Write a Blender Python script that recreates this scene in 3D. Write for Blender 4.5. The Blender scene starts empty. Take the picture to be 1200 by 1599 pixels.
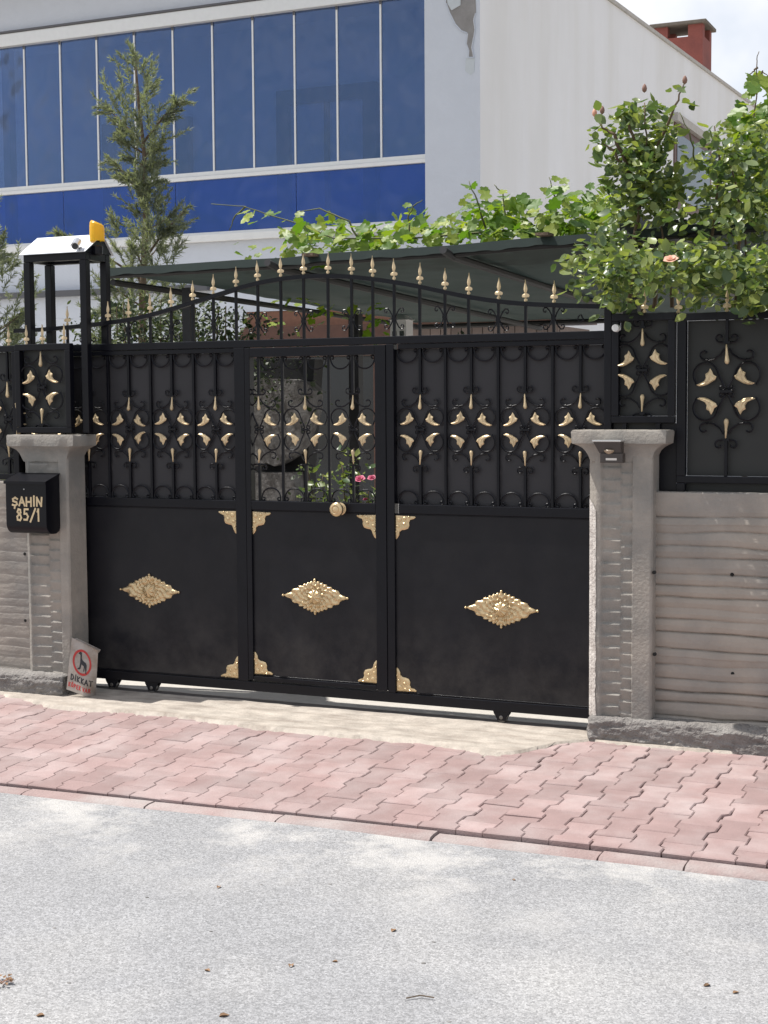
import bpy, bmesh, math, random
from mathutils import Vector, Matrix, noise
random.seed(7)
SC = bpy.context.scene
COL = SC.collection

# ------------------------------------------------------------------ camera
F_PX, W_PX, H_PX = 2350.0, 1200.0, 1599.0
YAW, PIT, ROL = math.radians(-24.3), math.radians(-4.2), math.radians(-0.4)
CAM = Vector((2.501, -6.949, 1.6))
_f = Vector((math.sin(YAW)*math.cos(PIT), math.cos(YAW)*math.cos(PIT), math.sin(PIT)))
_r = Vector((math.cos(YAW), -math.sin(YAW), 0)); _u = _r.cross(_f)
_c, _s = math.cos(ROL), math.sin(ROL)
_r, _u = _c*_r + _s*_u, -_s*_r + _c*_u
cd = bpy.data.cameras.new('camera'); co = bpy.data.objects.new('camera', cd); COL.objects.link(co)
co.matrix_world = Matrix(((_r.x, _u.x, -_f.x, CAM.x), (_r.y, _u.y, -_f.y, CAM.y), (_r.z, _u.z, -_f.z, CAM.z), (0, 0, 0, 1)))
cd.sensor_fit = 'HORIZONTAL'; cd.sensor_width = 36; cd.lens = 36*F_PX/W_PX
cd.clip_start = 0.05; cd.clip_end = 2000
SC.camera = co

# ------------------------------------------------------------------ light
SUN = Vector((-0.50, -0.072, 1.0)).normalized()
EL = math.asin(SUN.z); AZ = math.atan2(SUN.x, SUN.y)
world = bpy.data.worlds.new('World'); SC.world = world; world.use_nodes = True
wn, wl = world.node_tree.nodes, world.node_tree.links
wn.clear()
w_out = wn.new('ShaderNodeOutputWorld'); w_bg = wn.new('ShaderNodeBackground'); w_bg.inputs[1].default_value = 0.1
w_sky = wn.new('ShaderNodeTexSky'); w_sky.sky_type = 'NISHITA'; w_sky.sun_disc = False
w_sky.sun_elevation = EL; w_sky.sun_rotation = AZ; w_sky.dust_density = 1.5
w_tc = wn.new('ShaderNodeTexCoord'); w_n = wn.new('ShaderNodeTexNoise'); w_n.inputs['Scale'].default_value = 2.6
w_n.inputs['Detail'].default_value = 6; w_n.inputs['Roughness'].default_value = 0.55
w_cr = wn.new('ShaderNodeValToRGB'); w_cr.color_ramp.elements[0].position = 0.38; w_cr.color_ramp.elements[1].position = 0.59
w_mx = wn.new('ShaderNodeMix'); w_mx.data_type = 'RGBA'; w_mx.inputs['B'].default_value = (7.4, 7.5, 7.8, 1)
wl.new(w_tc.outputs['Generated'], w_n.inputs['Vector']); wl.new(w_n.outputs['Fac'], w_cr.inputs['Fac'])
wl.new(w_cr.outputs['Color'], w_mx.inputs['Factor']); wl.new(w_sky.outputs['Color'], w_mx.inputs['A'])
wl.new(w_mx.outputs['Result'], w_bg.inputs['Color']); wl.new(w_bg.outputs[0], w_out.inputs[0])
sd = bpy.data.lights.new('sun', 'SUN'); so = bpy.data.objects.new('sun', sd); COL.objects.link(so)
sd.energy = 4.2; sd.angle = math.radians(0.53); sd.color = (1.0, 0.965, 0.91)
so.rotation_euler = SUN.to_track_quat('Z', 'Y').to_euler(); so.location = (-10, -3, 20)
vs = SC.view_settings; vs.view_transform = 'Standard'; vs.look = 'None'; vs.exposure = 0.5; vs.gamma = 1; vs.use_curve_mapping = False

# ------------------------------------------------------------------ pixel -> point on a known plane
def ray(px, py): return ((px-600)/F_PX)*_r + (-(py-799.5)/F_PX)*_u + _f
def PY(px, py, y): d = ray(px, py); return CAM + d*((y-CAM.y)/d.y)
def PZ(px, py, z): d = ray(px, py); return CAM + d*((z-CAM.z)/d.z)
def PX(px, py, x): d = ray(px, py); return CAM + d*((x-CAM.x)/d.x)
def lerp(a, b, t): return a+(b-a)*t
def interp(pts, x):
    if x <= pts[0][0]: return pts[0][1]
    for (a, b), (c, d) in zip(pts, pts[1:]):
        if x <= c: return b+(d-b)*(x-a)/(c-a)
    return pts[-1][1]

# ------------------------------------------------------------------ mesh builder
class MB:
    def __init__(s): s.v = []; s.f = []; s.m = []
    def add(s, vs, fs, mi=0):
        o = len(s.v); s.v += [tuple(p) for p in vs]
        for f in fs: s.f.append([i+o for i in f]); s.m.append(mi)
    def box(s, x0, x1, y0, y1, z0, z1, mi=0):
        s.add([(x0,y0,z0),(x1,y0,z0),(x1,y1,z0),(x0,y1,z0),(x0,y0,z1),(x1,y0,z1),(x1,y1,z1),(x0,y1,z1)],
              [(0,3,2,1),(4,5,6,7),(0,1,5,4),(1,2,6,5),(2,3,7,6),(3,0,4,7)], mi)
    def tube(s, pts, r, n=6, closed=False, r1=None, mi=0):
        pts = [Vector(p) for p in pts]; k = len(pts); vs = []
        ref = None
        for i, p in enumerate(pts):
            a = pts[i-1] if (i or closed) else p; b = pts[(i+1) % k] if (i < k-1 or closed) else p
            t = (b-a).normalized() if (b-a).length > 1e-9 else Vector((0,0,1))
            if ref is None: ref = Vector((0,1,0)) if abs(t.y) < .9 else Vector((1,0,0))
            u = ref - t*ref.dot(t)
            if u.length < 1e-5: u = t.orthogonal()
            u.normalize(); w = t.cross(u); ref = u
            rr = r if r1 is None else lerp(r, r1, i/(k-1))
            for j in range(n):
                an = 2*math.pi*(j+.5)/n; vs.append(p+u*(rr*math.cos(an))+w*(rr*math.sin(an)))
        fs = []
        for i in range(k if closed else k-1):
            for j in range(n):
                a, b = i*n+j, i*n+(j+1) % n; c, d = ((i+1) % k)*n+(j+1) % n, ((i+1) % k)*n+j
                fs.append((a, b, c, d))
        if not closed: fs += [tuple(range(n))[::-1], tuple(range((k-1)*n, k*n))]
        s.add(vs, fs, mi)
    def lathe(s, prof, c=(0,0,0), axis='z', n=20, mi=0):
        c = Vector(c); vs = []; fs = []
        for (r, h) in prof:
            for j in range(n):
                a = 2*math.pi*j/n; x, y = r*math.cos(a), r*math.sin(a)
                vs.append(c+(Vector((x,y,h)) if axis == 'z' else Vector((x,h,y)) if axis == 'y' else Vector((h,x,y))))
        for i in range(len(prof)-1):
            for j in range(n): fs.append((i*n+j, i*n+(j+1) % n, (i+1)*n+(j+1) % n, (i+1)*n+j))
        fs += [tuple(range(n)), tuple(range((len(prof)-1)*n, len(prof)*n))]
        s.add(vs, fs, mi)
    def loops(s, loops, cap=True, mi=0):
        n = len(loops[0]); vs = [p for l in loops for p in l]; fs = []
        for i in range(len(loops)-1):
            for j in range(n): fs.append((i*n+j, i*n+(j+1) % n, (i+1)*n+(j+1) % n, (i+1)*n+j))
        if cap: fs += [tuple(range(n)), tuple(range((len(loops)-1)*n, len(loops)*n))]
        s.add(vs, fs, mi)
    def relief(s, out, y, d, inset=.75, cx=None, cz=None):
        """flat-backed casting: outline (x,z) at plane y, raised to y-d with an inset face"""
        cx = sum(p[0] for p in out)/len(out) if cx is None else cx; cz = sum(p[1] for p in out)/len(out) if cz is None else cz
        a = [(p[0], y, p[1]) for p in out]; b = [(p[0], y-d*.55, p[1]) for p in out]
        c = [(cx+(p[0]-cx)*inset, y-d, cz+(p[1]-cz)*inset) for p in out]
        s.loops([a, b, c])
    def grid(s, fn, nu, nv, mi=0):
        s.add([fn(i/nu, j/nv) for j in range(nv+1) for i in range(nu+1)],
              [(j*(nu+1)+i, j*(nu+1)+i+1, (j+1)*(nu+1)+i+1, (j+1)*(nu+1)+i) for j in range(nv) for i in range(nu)], mi)
    def mesh(s, name, mats, smooth=False, fix=True):
        me = bpy.data.meshes.new(name); me.from_pydata(s.v, [], s.f); me.update()
        if fix:
            bm = bmesh.new(); bm.from_mesh(me); bmesh.ops.recalc_face_normals(bm, faces=bm.faces); bm.to_mesh(me); bm.free()
        for m in (mats if isinstance(mats, (list, tuple)) else [mats]): me.materials.append(M[m])
        if any(s.m): me.polygons.foreach_set('material_index', s.m)
        if smooth: me.polygons.foreach_set('use_smooth', [True]*len(me.polygons))
        return me
    def build(s, name, mats, parent=None, smooth=False, bevel=0, fix=True, loc=None):
        return put(name, s.mesh(name, mats, smooth, fix), parent, bevel, loc)
def put(name, me, parent=None, bevel=0, loc=None):
    o = bpy.data.objects.new(name, me); COL.objects.link(o)
    if parent: o.parent = parent
    if loc is not None: o.location = loc
    if bevel:
        m = o.modifiers.new('edge', 'BEVEL'); m.width = bevel; m.segments = 2; m.limit_method = 'ANGLE'
    return o
ROOT = {}
def thing(name, label, cat, group=None):
    o = bpy.data.objects.new(name, None); COL.objects.link(o); o.empty_display_size = .1
    return tag(o, label, cat, group)
def tag(o, label, cat, group=None):
    o['label'] = label; o['category'] = cat
    if group: o['group'] = group
    return o
def struct(o): o['kind'] = 'structure'; return o
def stuff(o): o['kind'] = 'stuff'; return o
def autosmooth(o, ang=40):
    o.data.polygons.foreach_set('use_smooth', [True]*len(o.data.polygons))
    bm = bmesh.new(); bm.from_mesh(o.data)
    for e in bm.edges:
        e.smooth = not (len(e.link_faces) == 2 and e.calc_face_angle(0) > math.radians(ang))
    bm.to_mesh(o.data); bm.free(); return o

# ------------------------------------------------------------------ materials
M = {}
def mat(name, col, rough=.6, metal=0, var=.0, vscale=6, col2=None, bump=0, bscale=60, spec=.5, coat=0, c2lo=.4, c2hi=.65,
        detail=6, objrand=0, trans=0, bumpd=.01, fine=0, fscale=300, stretch=None, dust=None):
    m = bpy.data.materials.new(name); m.use_nodes = True; nt = m.node_tree; N, L = nt.nodes, nt.links
    b = N['Principled BSDF']; b.inputs['Roughness'].default_value = rough; b.inputs['Metallic'].default_value = metal
    b.inputs['Specular IOR Level'].default_value = spec; b.inputs['Coat Weight'].default_value = coat
    b.inputs['Coat Roughness'].default_value = .15
    tc = N.new('ShaderNodeTexCoord'); geo = N.new('ShaderNodeNewGeometry')
    src = geo.outputs['Position']
    rgb = N.new('ShaderNodeRGB'); rgb.outputs[0].default_value = (*col, 1); cur = rgb.outputs[0]
    if col2 is not None:
        n = N.new('ShaderNodeTexNoise'); n.inputs['Scale'].default_value = vscale; n.inputs['Detail'].default_value = detail
        n.inputs['Roughness'].default_value = .6
        if stretch:
            vm = N.new('ShaderNodeVectorMath'); vm.operation = 'MULTIPLY'; vm.inputs[1].default_value = stretch; L.new(src, vm.inputs[0]); L.new(vm.outputs[0], n.inputs['Vector'])
        else: L.new(src, n.inputs['Vector'])
        r = N.new('ShaderNodeValToRGB'); r.color_ramp.elements[0].position = c2lo; r.color_ramp.elements[1].position = c2hi
        L.new(n.outputs['Fac'], r.inputs['Fac'])
        x = N.new('ShaderNodeMix'); x.data_type = 'RGBA'; L.new(r.outputs['Color'], x.inputs['Factor'])
        L.new(cur, x.inputs['A']); x.inputs['B'].default_value = (*col2, 1); cur = x.outputs['Result']
    def scalev(cur, fac_socket, lo, hi):
        mr = N.new('ShaderNodeMapRange'); mr.inputs['To Min'].default_value = lo; mr.inputs['To Max'].default_value = hi
        L.new(fac_socket, mr.inputs['Value'])
        x = N.new('ShaderNodeVectorMath'); x.operation = 'SCALE'; L.new(cur, x.inputs[0]); L.new(mr.outputs[0], x.inputs['Scale'])
        return x.outputs[0]
    if var:
        n = N.new('ShaderNodeTexNoise'); n.inputs['Scale'].default_value = vscale*3.1; n.inputs['Detail'].default_value = 8
        L.new(src, n.inputs['Vector']); cur = scalev(cur, n.outputs['Fac'], 1-var*1.6, 1+var*1.6)
    if fine:
        n = N.new('ShaderNodeTexNoise'); n.inputs['Scale'].default_value = fscale; n.inputs['Detail'].default_value = 3
        n.inputs['Roughness'].default_value = .7
        L.new(src, n.inputs['Vector']); cur = scalev(cur, n.outputs['Fac'], 1-fine*2, 1+fine*2)
    if dust:   # road dust and splash marks clinging to the lower part
        sx = N.new('ShaderNodeSeparateXYZ'); L.new(src, sx.inputs[0])
        mr = N.new('ShaderNodeMapRange'); mr.inputs['From Min'].default_value = .05; mr.inputs['From Max'].default_value = dust[3]; mr.inputs['To Min'].default_value = .42; mr.inputs['To Max'].default_value = .0; L.new(sx.outputs['Z'], mr.inputs['Value'])
        n = N.new('ShaderNodeTexNoise'); n.inputs['Scale'].default_value = 5; n.inputs['Detail'].default_value = 9; n.inputs['Roughness'].default_value = .7; L.new(src, n.inputs['Vector'])
        r = N.new('ShaderNodeValToRGB'); r.color_ramp.elements[0].position = .38; r.color_ramp.elements[1].position = .72; L.new(n.outputs['Fac'], r.inputs['Fac'])
        ad = N.new('ShaderNodeMath'); ad.operation = 'ADD'; ad.inputs[1].default_value = .06; L.new(mr.outputs[0], ad.inputs[0])
        mu = N.new('ShaderNodeMath'); mu.operation = 'MULTIPLY'; L.new(ad.outputs[0], mu.inputs[0]); L.new(r.outputs['Color'], mu.inputs[1])
        x = N.new('ShaderNodeMix'); x.data_type = 'RGBA'; L.new(mu.outputs[0], x.inputs['Factor']); L.new(cur, x.inputs['A']); x.inputs['B'].default_value = (*dust[:3], 1); cur = x.outputs['Result']
    if objrand:
        oi = N.new('ShaderNodeObjectInfo'); cur = scalev(cur, oi.outputs['Random'], 1-objrand, 1+objrand)
    L.new(cur, b.inputs['Base Color'])
    if bump:
        n = N.new('ShaderNodeTexNoise'); n.inputs['Scale'].default_value = bscale; n.inputs['Detail'].default_value = 5
        L.new(src, n.inputs['Vector'])
        bp = N.new('ShaderNodeBump'); bp.inputs['Strength'].default_value = bump; bp.inputs['Distance'].default_value = bumpd
        L.new(n.outputs['Fac'], bp.inputs['Height']); L.new(bp.outputs[0], b.inputs['Normal'])
    if trans:
        o = N['Material Output']; t = N.new('ShaderNodeBsdfTranslucent'); x = N.new('ShaderNodeMixShader'); x.inputs[0].default_value = trans
        L.new(cur, t.inputs['Color']); L.new(b.outputs[0], x.inputs[1]); L.new(t.outputs[0], x.inputs[2]); L.new(x.outputs[0], o.inputs['Surface'])
    M[name] = m; return m
def leafmat(name, c1, c2, rough=.4, trans=.3):
    """foliage: hue varies leaf by leaf through a per-face vertex attribute"""
    m = bpy.data.materials.new(name); m.use_nodes = True; N, L = m.node_tree.nodes, m.node_tree.links
    b = N['Principled BSDF']; b.inputs['Roughness'].default_value = rough
    geo = N.new('ShaderNodeNewGeometry'); oi = N.new('ShaderNodeObjectInfo')
    ad = N.new('ShaderNodeMath'); ad.operation = 'ADD'; L.new(geo.outputs['Random Per Island'], ad.inputs[0]); L.new(oi.outputs['Random'], ad.inputs[1])
    fr = N.new('ShaderNodeMath'); fr.operation = 'FRACT'; L.new(ad.outputs[0], fr.inputs[0])
    pw = N.new('ShaderNodeMath'); pw.operation = 'POWER'; pw.inputs[1].default_value = 1.8; L.new(fr.outputs[0], pw.inputs[0])
    x = N.new('ShaderNodeMix'); x.data_type = 'RGBA'; x.inputs['A'].default_value = (*c1, 1); x.inputs['B'].default_value = (*c2, 1)
    L.new(pw.outputs[0], x.inputs['Factor'])
    L.new(x.outputs['Result'], b.inputs['Base Color'])
    t = N.new('ShaderNodeBsdfTranslucent'); mx = N.new('ShaderNodeMixShader'); mx.inputs[0].default_value = trans
    sc = N.new('ShaderNodeVectorMath'); sc.operation = 'MULTIPLY'; sc.inputs[1].default_value = (1.5, 1.6, .6); L.new(x.outputs['Result'], sc.inputs[0])
    L.new(sc.outputs[0], t.inputs['Color'])
    L.new(b.outputs[0], mx.inputs[1]); L.new(t.outputs[0], mx.inputs[2]); L.new(mx.outputs[0], N['Material Output'].inputs['Surface'])
    M[name] = m
def glassmat(name, tint, refl, rough=.02, base=(0,0,0), diff=0.0, mirror=.2):
    """reflective tinted glazing: transparent tint + body colour + mirror coat that grows at grazing angles"""
    m = bpy.data.materials.new(name); m.use_nodes = True; N, L = m.node_tree.nodes, m.node_tree.links
    N.remove(N['Principled BSDF'])
    t = N.new('ShaderNodeBsdfTransparent'); t.inputs[0].default_value = (*tint, 1)
    g = N.new('ShaderNodeBsdfGlossy'); g.inputs['Roughness'].default_value = rough; g.inputs['Color'].default_value = (*refl, 1)
    d = N.new('ShaderNodeBsdfDiffuse'); d.inputs[0].default_value = (*base, 1)
    fr = N.new('ShaderNodeLayerWeight'); fr.inputs['Blend'].default_value = .35
    ad = N.new('ShaderNodeMath'); ad.operation = 'MULTIPLY_ADD'; ad.inputs[1].default_value = .8; ad.inputs[2].default_value = mirror; ad.use_clamp = True
    L.new(fr.outputs['Fresnel'], ad.inputs[0])
    x0 = N.new('ShaderNodeMixShader'); x0.inputs[0].default_value = diff; L.new(t.outputs[0], x0.inputs[1]); L.new(d.outputs[0], x0.inputs[2])
    x = N.new('ShaderNodeMixShader'); L.new(ad.outputs[0], x.inputs[0]); L.new(x0.outputs[0], x.inputs[1]); L.new(g.outputs[0], x.inputs[2])
    geo = N.new('ShaderNodeNewGeometry'); nz = N.new('ShaderNodeTexNoise'); nz.inputs['Scale'].default_value = 1.4; nz.inputs['Detail'].default_value = 2; L.new(geo.outputs['Position'], nz.inputs['Vector'])
    bp = N.new('ShaderNodeBump'); bp.inputs['Strength'].default_value = .5; bp.inputs['Distance'].default_value = .05; L.new(nz.outputs['Fac'], bp.inputs['Height']); L.new(bp.outputs[0], g.inputs['Normal'])
    L.new(x.outputs[0], N['Material Output'].inputs['Surface']); M[name] = m

def asphalt():
    mat('asphalt', (.275,.275,.28), .9, col2=(.345,.34,.335), vscale=.9, var=.08, fine=.35, fscale=160, bump=.9, bscale=150, c2lo=.46, c2hi=.70, bumpd=.006)
    m = M['asphalt']; N, L = m.node_tree.nodes, m.node_tree.links; b = N['Principled BSDF']
    cur = b.inputs['Base Color'].links[0].from_socket
    geo = N.new('ShaderNodeNewGeometry')
    vo = N.new('ShaderNodeTexVoronoi'); vo.inputs['Scale'].default_value = 125; L.new(geo.outputs['Position'], vo.inputs['Vector'])
    sp = N.new('ShaderNodeSeparateColor'); L.new(vo.outputs['Color'], sp.inputs[0])
    mr = N.new('ShaderNodeMapRange'); mr.inputs['To Min'].default_value = .76; mr.inputs['To Max'].default_value = 1.22; L.new(sp.outputs[0], mr.inputs['Value'])
    x = N.new('ShaderNodeVectorMath'); x.operation = 'SCALE'; L.new(cur, x.inputs[0]); L.new(mr.outputs[0], x.inputs['Scale']); cur = x.outputs[0]
    # dried cement slurry spilled along the kerb, thinning out into the road
    xyz = N.new('ShaderNodeSeparateXYZ'); L.new(geo.outputs['Position'], xyz.inputs[0])
    my = N.new('ShaderNodeMapRange'); my.inputs['From Min'].default_value = -2.75; my.inputs['From Max'].default_value = -2.0; L.new(xyz.outputs['Y'], my.inputs['Value'])
    n = N.new('ShaderNodeTexNoise'); n.inputs['Scale'].default_value = 2.1; n.inputs['Detail'].default_value = 9; n.inputs['Roughness'].default_value = .68; L.new(geo.outputs['Position'], n.inputs['Vector'])
    r = N.new('ShaderNodeValToRGB'); r.color_ramp.elements[0].position = .49; r.color_ramp.elements[1].position = .60; L.new(n.outputs['Fac'], r.inputs['Fac'])
    mu = N.new('ShaderNodeMath'); mu.operation = 'MULTIPLY'; L.new(my.outputs[0], mu.inputs[0]); L.new(r.outputs['Color'], mu.inputs[1])
    m2 = N.new('ShaderNodeMath'); m2.operation = 'MULTIPLY'; m2.inputs[1].default_value = .75; L.new(mu.outputs[0], m2.inputs[0])
    mx = N.new('ShaderNodeMix'); mx.data_type = 'RGBA'; L.new(m2.outputs[0], mx.inputs['Factor']); L.new(cur, mx.inputs['A']); mx.inputs['B'].default_value = (.47,.455,.435,1)
    L.new(mx.outputs['Result'], b.inputs['Base Color'])
asphalt()
mat('earth', (.22,.18,.13), .95, col2=(.3,.26,.2), vscale=.6, var=.1)
mat('sand_joint', (.24,.185,.17), .95, var=.15)
mat('paver', (.285,.197,.187), .85, col2=(.37,.30,.29), vscale=3.2, var=.12, fine=.12, fscale=260, bump=.35, bscale=140, objrand=.14, c2lo=.42, c2hi=.75, bumpd=.004)
mat('kerb', (.29,.21,.198), .9, col2=(.36,.32,.305), vscale=3, var=.1, bump=.5, bscale=90, fine=.1, objrand=.06)
mat('apron', (.42,.375,.325), .9, col2=(.27,.23,.195), vscale=3.2, stretch=(1,4.5,1), var=.26, bump=.6, bscale=45, fine=.09, fscale=120, c2lo=.42, c2hi=.7)
mat('yard', (.5,.47,.43), .9, var=.1, bump=.3)
mat('concrete', (.318,.287,.25), .88, col2=(.20,.195,.182), vscale=3.2, var=.12, bump=.55, bscale=70, fine=.06, fscale=200, bumpd=.006)
mat('concrete_board', (.335,.293,.25), .88, col2=(.245,.228,.208), vscale=2.2, var=.14, bump=.45, bscale=60, fine=.05, bumpd=.005)
mat('concrete_rough', (.25,.235,.22), .95, col2=(.18,.165,.155), vscale=7, var=.2, bump=1, bscale=60, bumpd=.02)
mat('sunlit_edge', (.60,.56,.52), .9, col2=(.40,.36,.33), vscale=14, var=.15, bump=.6, bscale=80)  # pale tone carrying the painted sun highlight of the pillar edge
mat('hole', (.01,.01,.01), 1)
mat('black_paint', (.0045,.0048,.0078), .33, spec=.24, bump=.06, bscale=25, var=.12)
mat('black_sheet', (.0095,.0095,.0125), .36, spec=.24, var=.2, vscale=2, bump=.35, bscale=2.2, bumpd=.02, dust=(.10,.092,.085,.55))
mat('black_backing', (.034,.033,.036), .5, spec=.25, var=.1, vscale=2)
mat('fence_backing', (.015,.016,.015), .6, var=.15, vscale=2)
mat('wheel_steel', (.16,.15,.14), .45, metal=.8)
mat('track_steel', (.10,.09,.085), .6, metal=.5, var=.2)
mat('gold', (.62,.47,.27), .27, metal=.7, var=.12, vscale=12, bump=.25, bscale=120, spec=.5)
mat('gold_flat', (.60,.47,.29), .38, metal=.4, var=.22, vscale=9, bump=.3, bscale=90, bumpd=.003, objrand=.1)
mat('plaster', (.58,.615,.68), .9, var=.03, vscale=1.5, bump=.6, bscale=12, bumpd=.012)
mat('plaster_smooth', (.745,.75,.765), .9, col2=(.69,.688,.683), vscale=1.1, stretch=(1,1,.15), var=.02, bump=.08, bscale=10)
mat('render_grey', (.24,.23,.225), .95, col2=(.30,.29,.285), vscale=5, bump=.5, bscale=30)
mat('plaster_old', (.53,.57,.60), .9, var=.05)
mat('coping', (.42,.40,.37), .85, var=.15, vscale=3)
mat('alu', (.74,.74,.73), .38, metal=.25, var=.04)
mat('alu_dark', (.12,.12,.13), .4, metal=.5)
mat('interior', (.75,.75,.75), .9, var=.03)
mat('brown_frame', (.07,.045,.03), .5, var=.1)
mat('terracotta', (.23,.11,.07), .8, var=.15, vscale=8)
mat('brown_wood', (.085,.035,.022), .5, var=.2, vscale=5)
mat('shed_wood', (.16,.12,.10), .8, var=.15, vscale=4, objrand=.15)
mat('dark_glass', (.012,.016,.02), .12, spec=.6)
mat('chimney_red', (.25,.075,.06), .85, col2=(.21,.065,.055), vscale=3, var=.12, bump=.4, bscale=30)
mat('chimney_cap', (.14,.12,.10), .9, var=.15)
mat('net', (.029,.043,.040), .75, var=.2, vscale=4, trans=.17)
mat('net_edge', (.022,.036,.032), .8, var=.15, vscale=5)
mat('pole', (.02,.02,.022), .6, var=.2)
mat('bark', (.14,.10,.07), .95, var=.25, vscale=20, bump=.8, bscale=40)
mat('stem_green', (.10,.11,.04), .7, var=.2)
mat('stem_brown', (.11,.075,.045), .8, var=.2)
mat('tin_white', (.62,.64,.67), .42, metal=.25, var=.03, vscale=4)
mat('silver', (.6,.6,.6), .28, metal=.8)
mat('amber', (.85,.52,.02), .35, var=.05, trans=.35)
mat('sign_white', (.37,.335,.305), .5, col2=(.25,.20,.16), vscale=12, var=.06)
mat('sign_back', (.07,.075,.09), .6)
mat('sign_red', (.42,.025,.02), .5)
mat('sign_black', (.015,.015,.018), .5)
mat('lamp_brown', (.05,.04,.035), .5)
mat('lamp_lens', (.33,.25,.17), .3, coat=.4)
mat('lamp_label', (.6,.57,.52), .6)
mat('stone_dapple', (.22,.21,.205), .85, col2=(.12,.11,.105), vscale=16, var=.2, bump=.6, bscale=40, c2lo=.42, c2hi=.6)  # light and dark speckle stands in for dappled sunlight
mat('pink', (.50,.05,.14), .55, var=.2, vscale=30, trans=.2)
mat('peach', (.75,.42,.30), .6, var=.1, vscale=30, trans=.25)
mat('bud', (.22,.12,.09), .7)
mat('dry', (.22,.13,.07), .8, var=.2, objrand=.3)
mat('pebble', (.2,.19,.18), .8, objrand=.5)
mat('lantern_white', (.7,.7,.7), .5)
glassmat('glass_blue', (.54,.66,.86), (.44,.54,.74), base=(.045,.085,.17), diff=.10, mirror=.13)
glassmat('glass_deep', (.32,.46,.95), (.24,.35,.68), base=(.018,.062,.26), diff=.38, mirror=.16)
leafmat('rose_leaf', (.070,.115,.052), (.28,.32,.10), .34, .32)
leafmat('vine_leaf', (.085,.17,.022), (.30,.35,.05), .45, .4)
leafmat('juniper_leaf', (.15,.17,.14), (.30,.315,.26), .65, .4)
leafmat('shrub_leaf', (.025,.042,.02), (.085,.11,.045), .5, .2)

# ================================================================== SETTING
def road_z(x): return interp([(-6,-.10),(-1.7,-.075),(.1,-.052),(1.2,-.05),(5,-.05)], x)
def kerb_z(x): return interp([(-6,-.075),(-1.7,-.055),(-.3,-.032),(.7,-.02),(5,-.016)], x)
EDGE_Y = -1.72
b = MB(); b.add([(-400,-400,-.25),(400,-400,-.25),(400,400,-.25),(-400,400,-.25)], [(0,1,2,3)])
struct(b.build('ground', 'earth'))
def road_fn(u, v):
    x = lerp(-40, 40, u); y = lerp(-12, EDGE_Y-.09, v)
    return (x, y, road_z(x)+.004*noise.noise(Vector((x*1.2, y*1.2, 0))))
b = MB(); b.grid(road_fn, 260, 60); struct(b.build('road', 'asphalt', smooth=True))

# pavement bed and pavers
PVW, PVN, PVL = .156, .108, .245
PVP = (PVW+PVN)/2
def pav_z(x, y):
    return lerp(0, kerb_z(x), min(1.2, max(0, (y+.35)/(EDGE_Y+.35))))
def bed_fn(u, v):
    x = lerp(-9, 6, u); y = lerp(EDGE_Y+.02, -.1, v); return (x, y, pav_z(x, y)-.014)
b = MB(); b.grid(bed_fn, 80, 12); bed = struct(b.build('pavement', 'sand_joint', smooth=True))
a_ = .20*PVL
def outline(half=None):
    W, n, L = PVW/2, PVN/2, PVL/2; g = .0014
    right = [(W,-L),(W,-L+a_),(n,-a_),(n,a_),(W,L-a_),(W,L)]
    if half == 'far': right = [(n,0),(n,a_),(W,L-a_),(W,L)]
    left = [(-x,y) for x, y in reversed(right)]
    pts = right+left
    cx = 0; cy = sum(p[1] for p in pts)/len(pts)
    def ins(d): return [(x-(d if x > 0 else -d), y+(d if y < cy else -d) if abs(y-cy) > L*.45 or half else y) for x, y in pts]
    return ins(g), ins(g+.004)
def paver_mesh(half):
    o, i = outline(half); b = MB()
    b.loops([[(x,y,-.075) for x,y in o], [(x,y,-.004) for x,y in o], [(x,y,0) for x,y in i]])
    return b.mesh('paver', 'paver')
PM, PMH = paver_mesh(None), paver_mesh('far')
def apron_edge(x):   # world y of the apron's front edge
    return interp(APR, x)
APX = [(-200,1062),(0,1086),(60,1101),(100,1109),(167,1112),(213,1115),(300,1124),(340,1131),(400,1139),(467,1145),(533,1152),(643,1161),(700,1168),(750,1179),(800,1179),(850,1168),(875,1161),(920,1159),(1000,1167),(1100,1175),(1200,1182),(1350,1194)]
APR = [(p.x, p.y) for p in (PZ(a, c, 0) for a, c in APX)]
APR = [(-9, APR[0][1])]+APR+[(6, APR[-1][1])]
rng = random.Random(3)
stf = MB(); npv = 0
cells = []
for k in range(-34, 20):
    xc = .879+PVP*k; B = k % 2
    rows = range(0, 9)
    for r in rows:
        if B:
            if r == 0: cells.append((xc, EDGE_Y, 'far'))
            else: cells.append((xc, EDGE_Y+r*PVL, None))
        else: cells.append((xc, EDGE_Y+(r+.5)*PVL, None))
def proj(p):
    d = p-CAM; z = d.dot(_f); return 600+F_PX*d.dot(_r)/z, 799.5-F_PX*d.dot(_u)/z
vis = []
for x, y, h in cells:
    if y-PVL*.5 > apron_edge(x)+.02: continue
    u, v = proj(Vector((x, y, 0)))
    if -90 < u < 1290: vis.append((x, y, h, 1))
    elif -700 < u < 1900: vis.append((x, y, h, 0))
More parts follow.
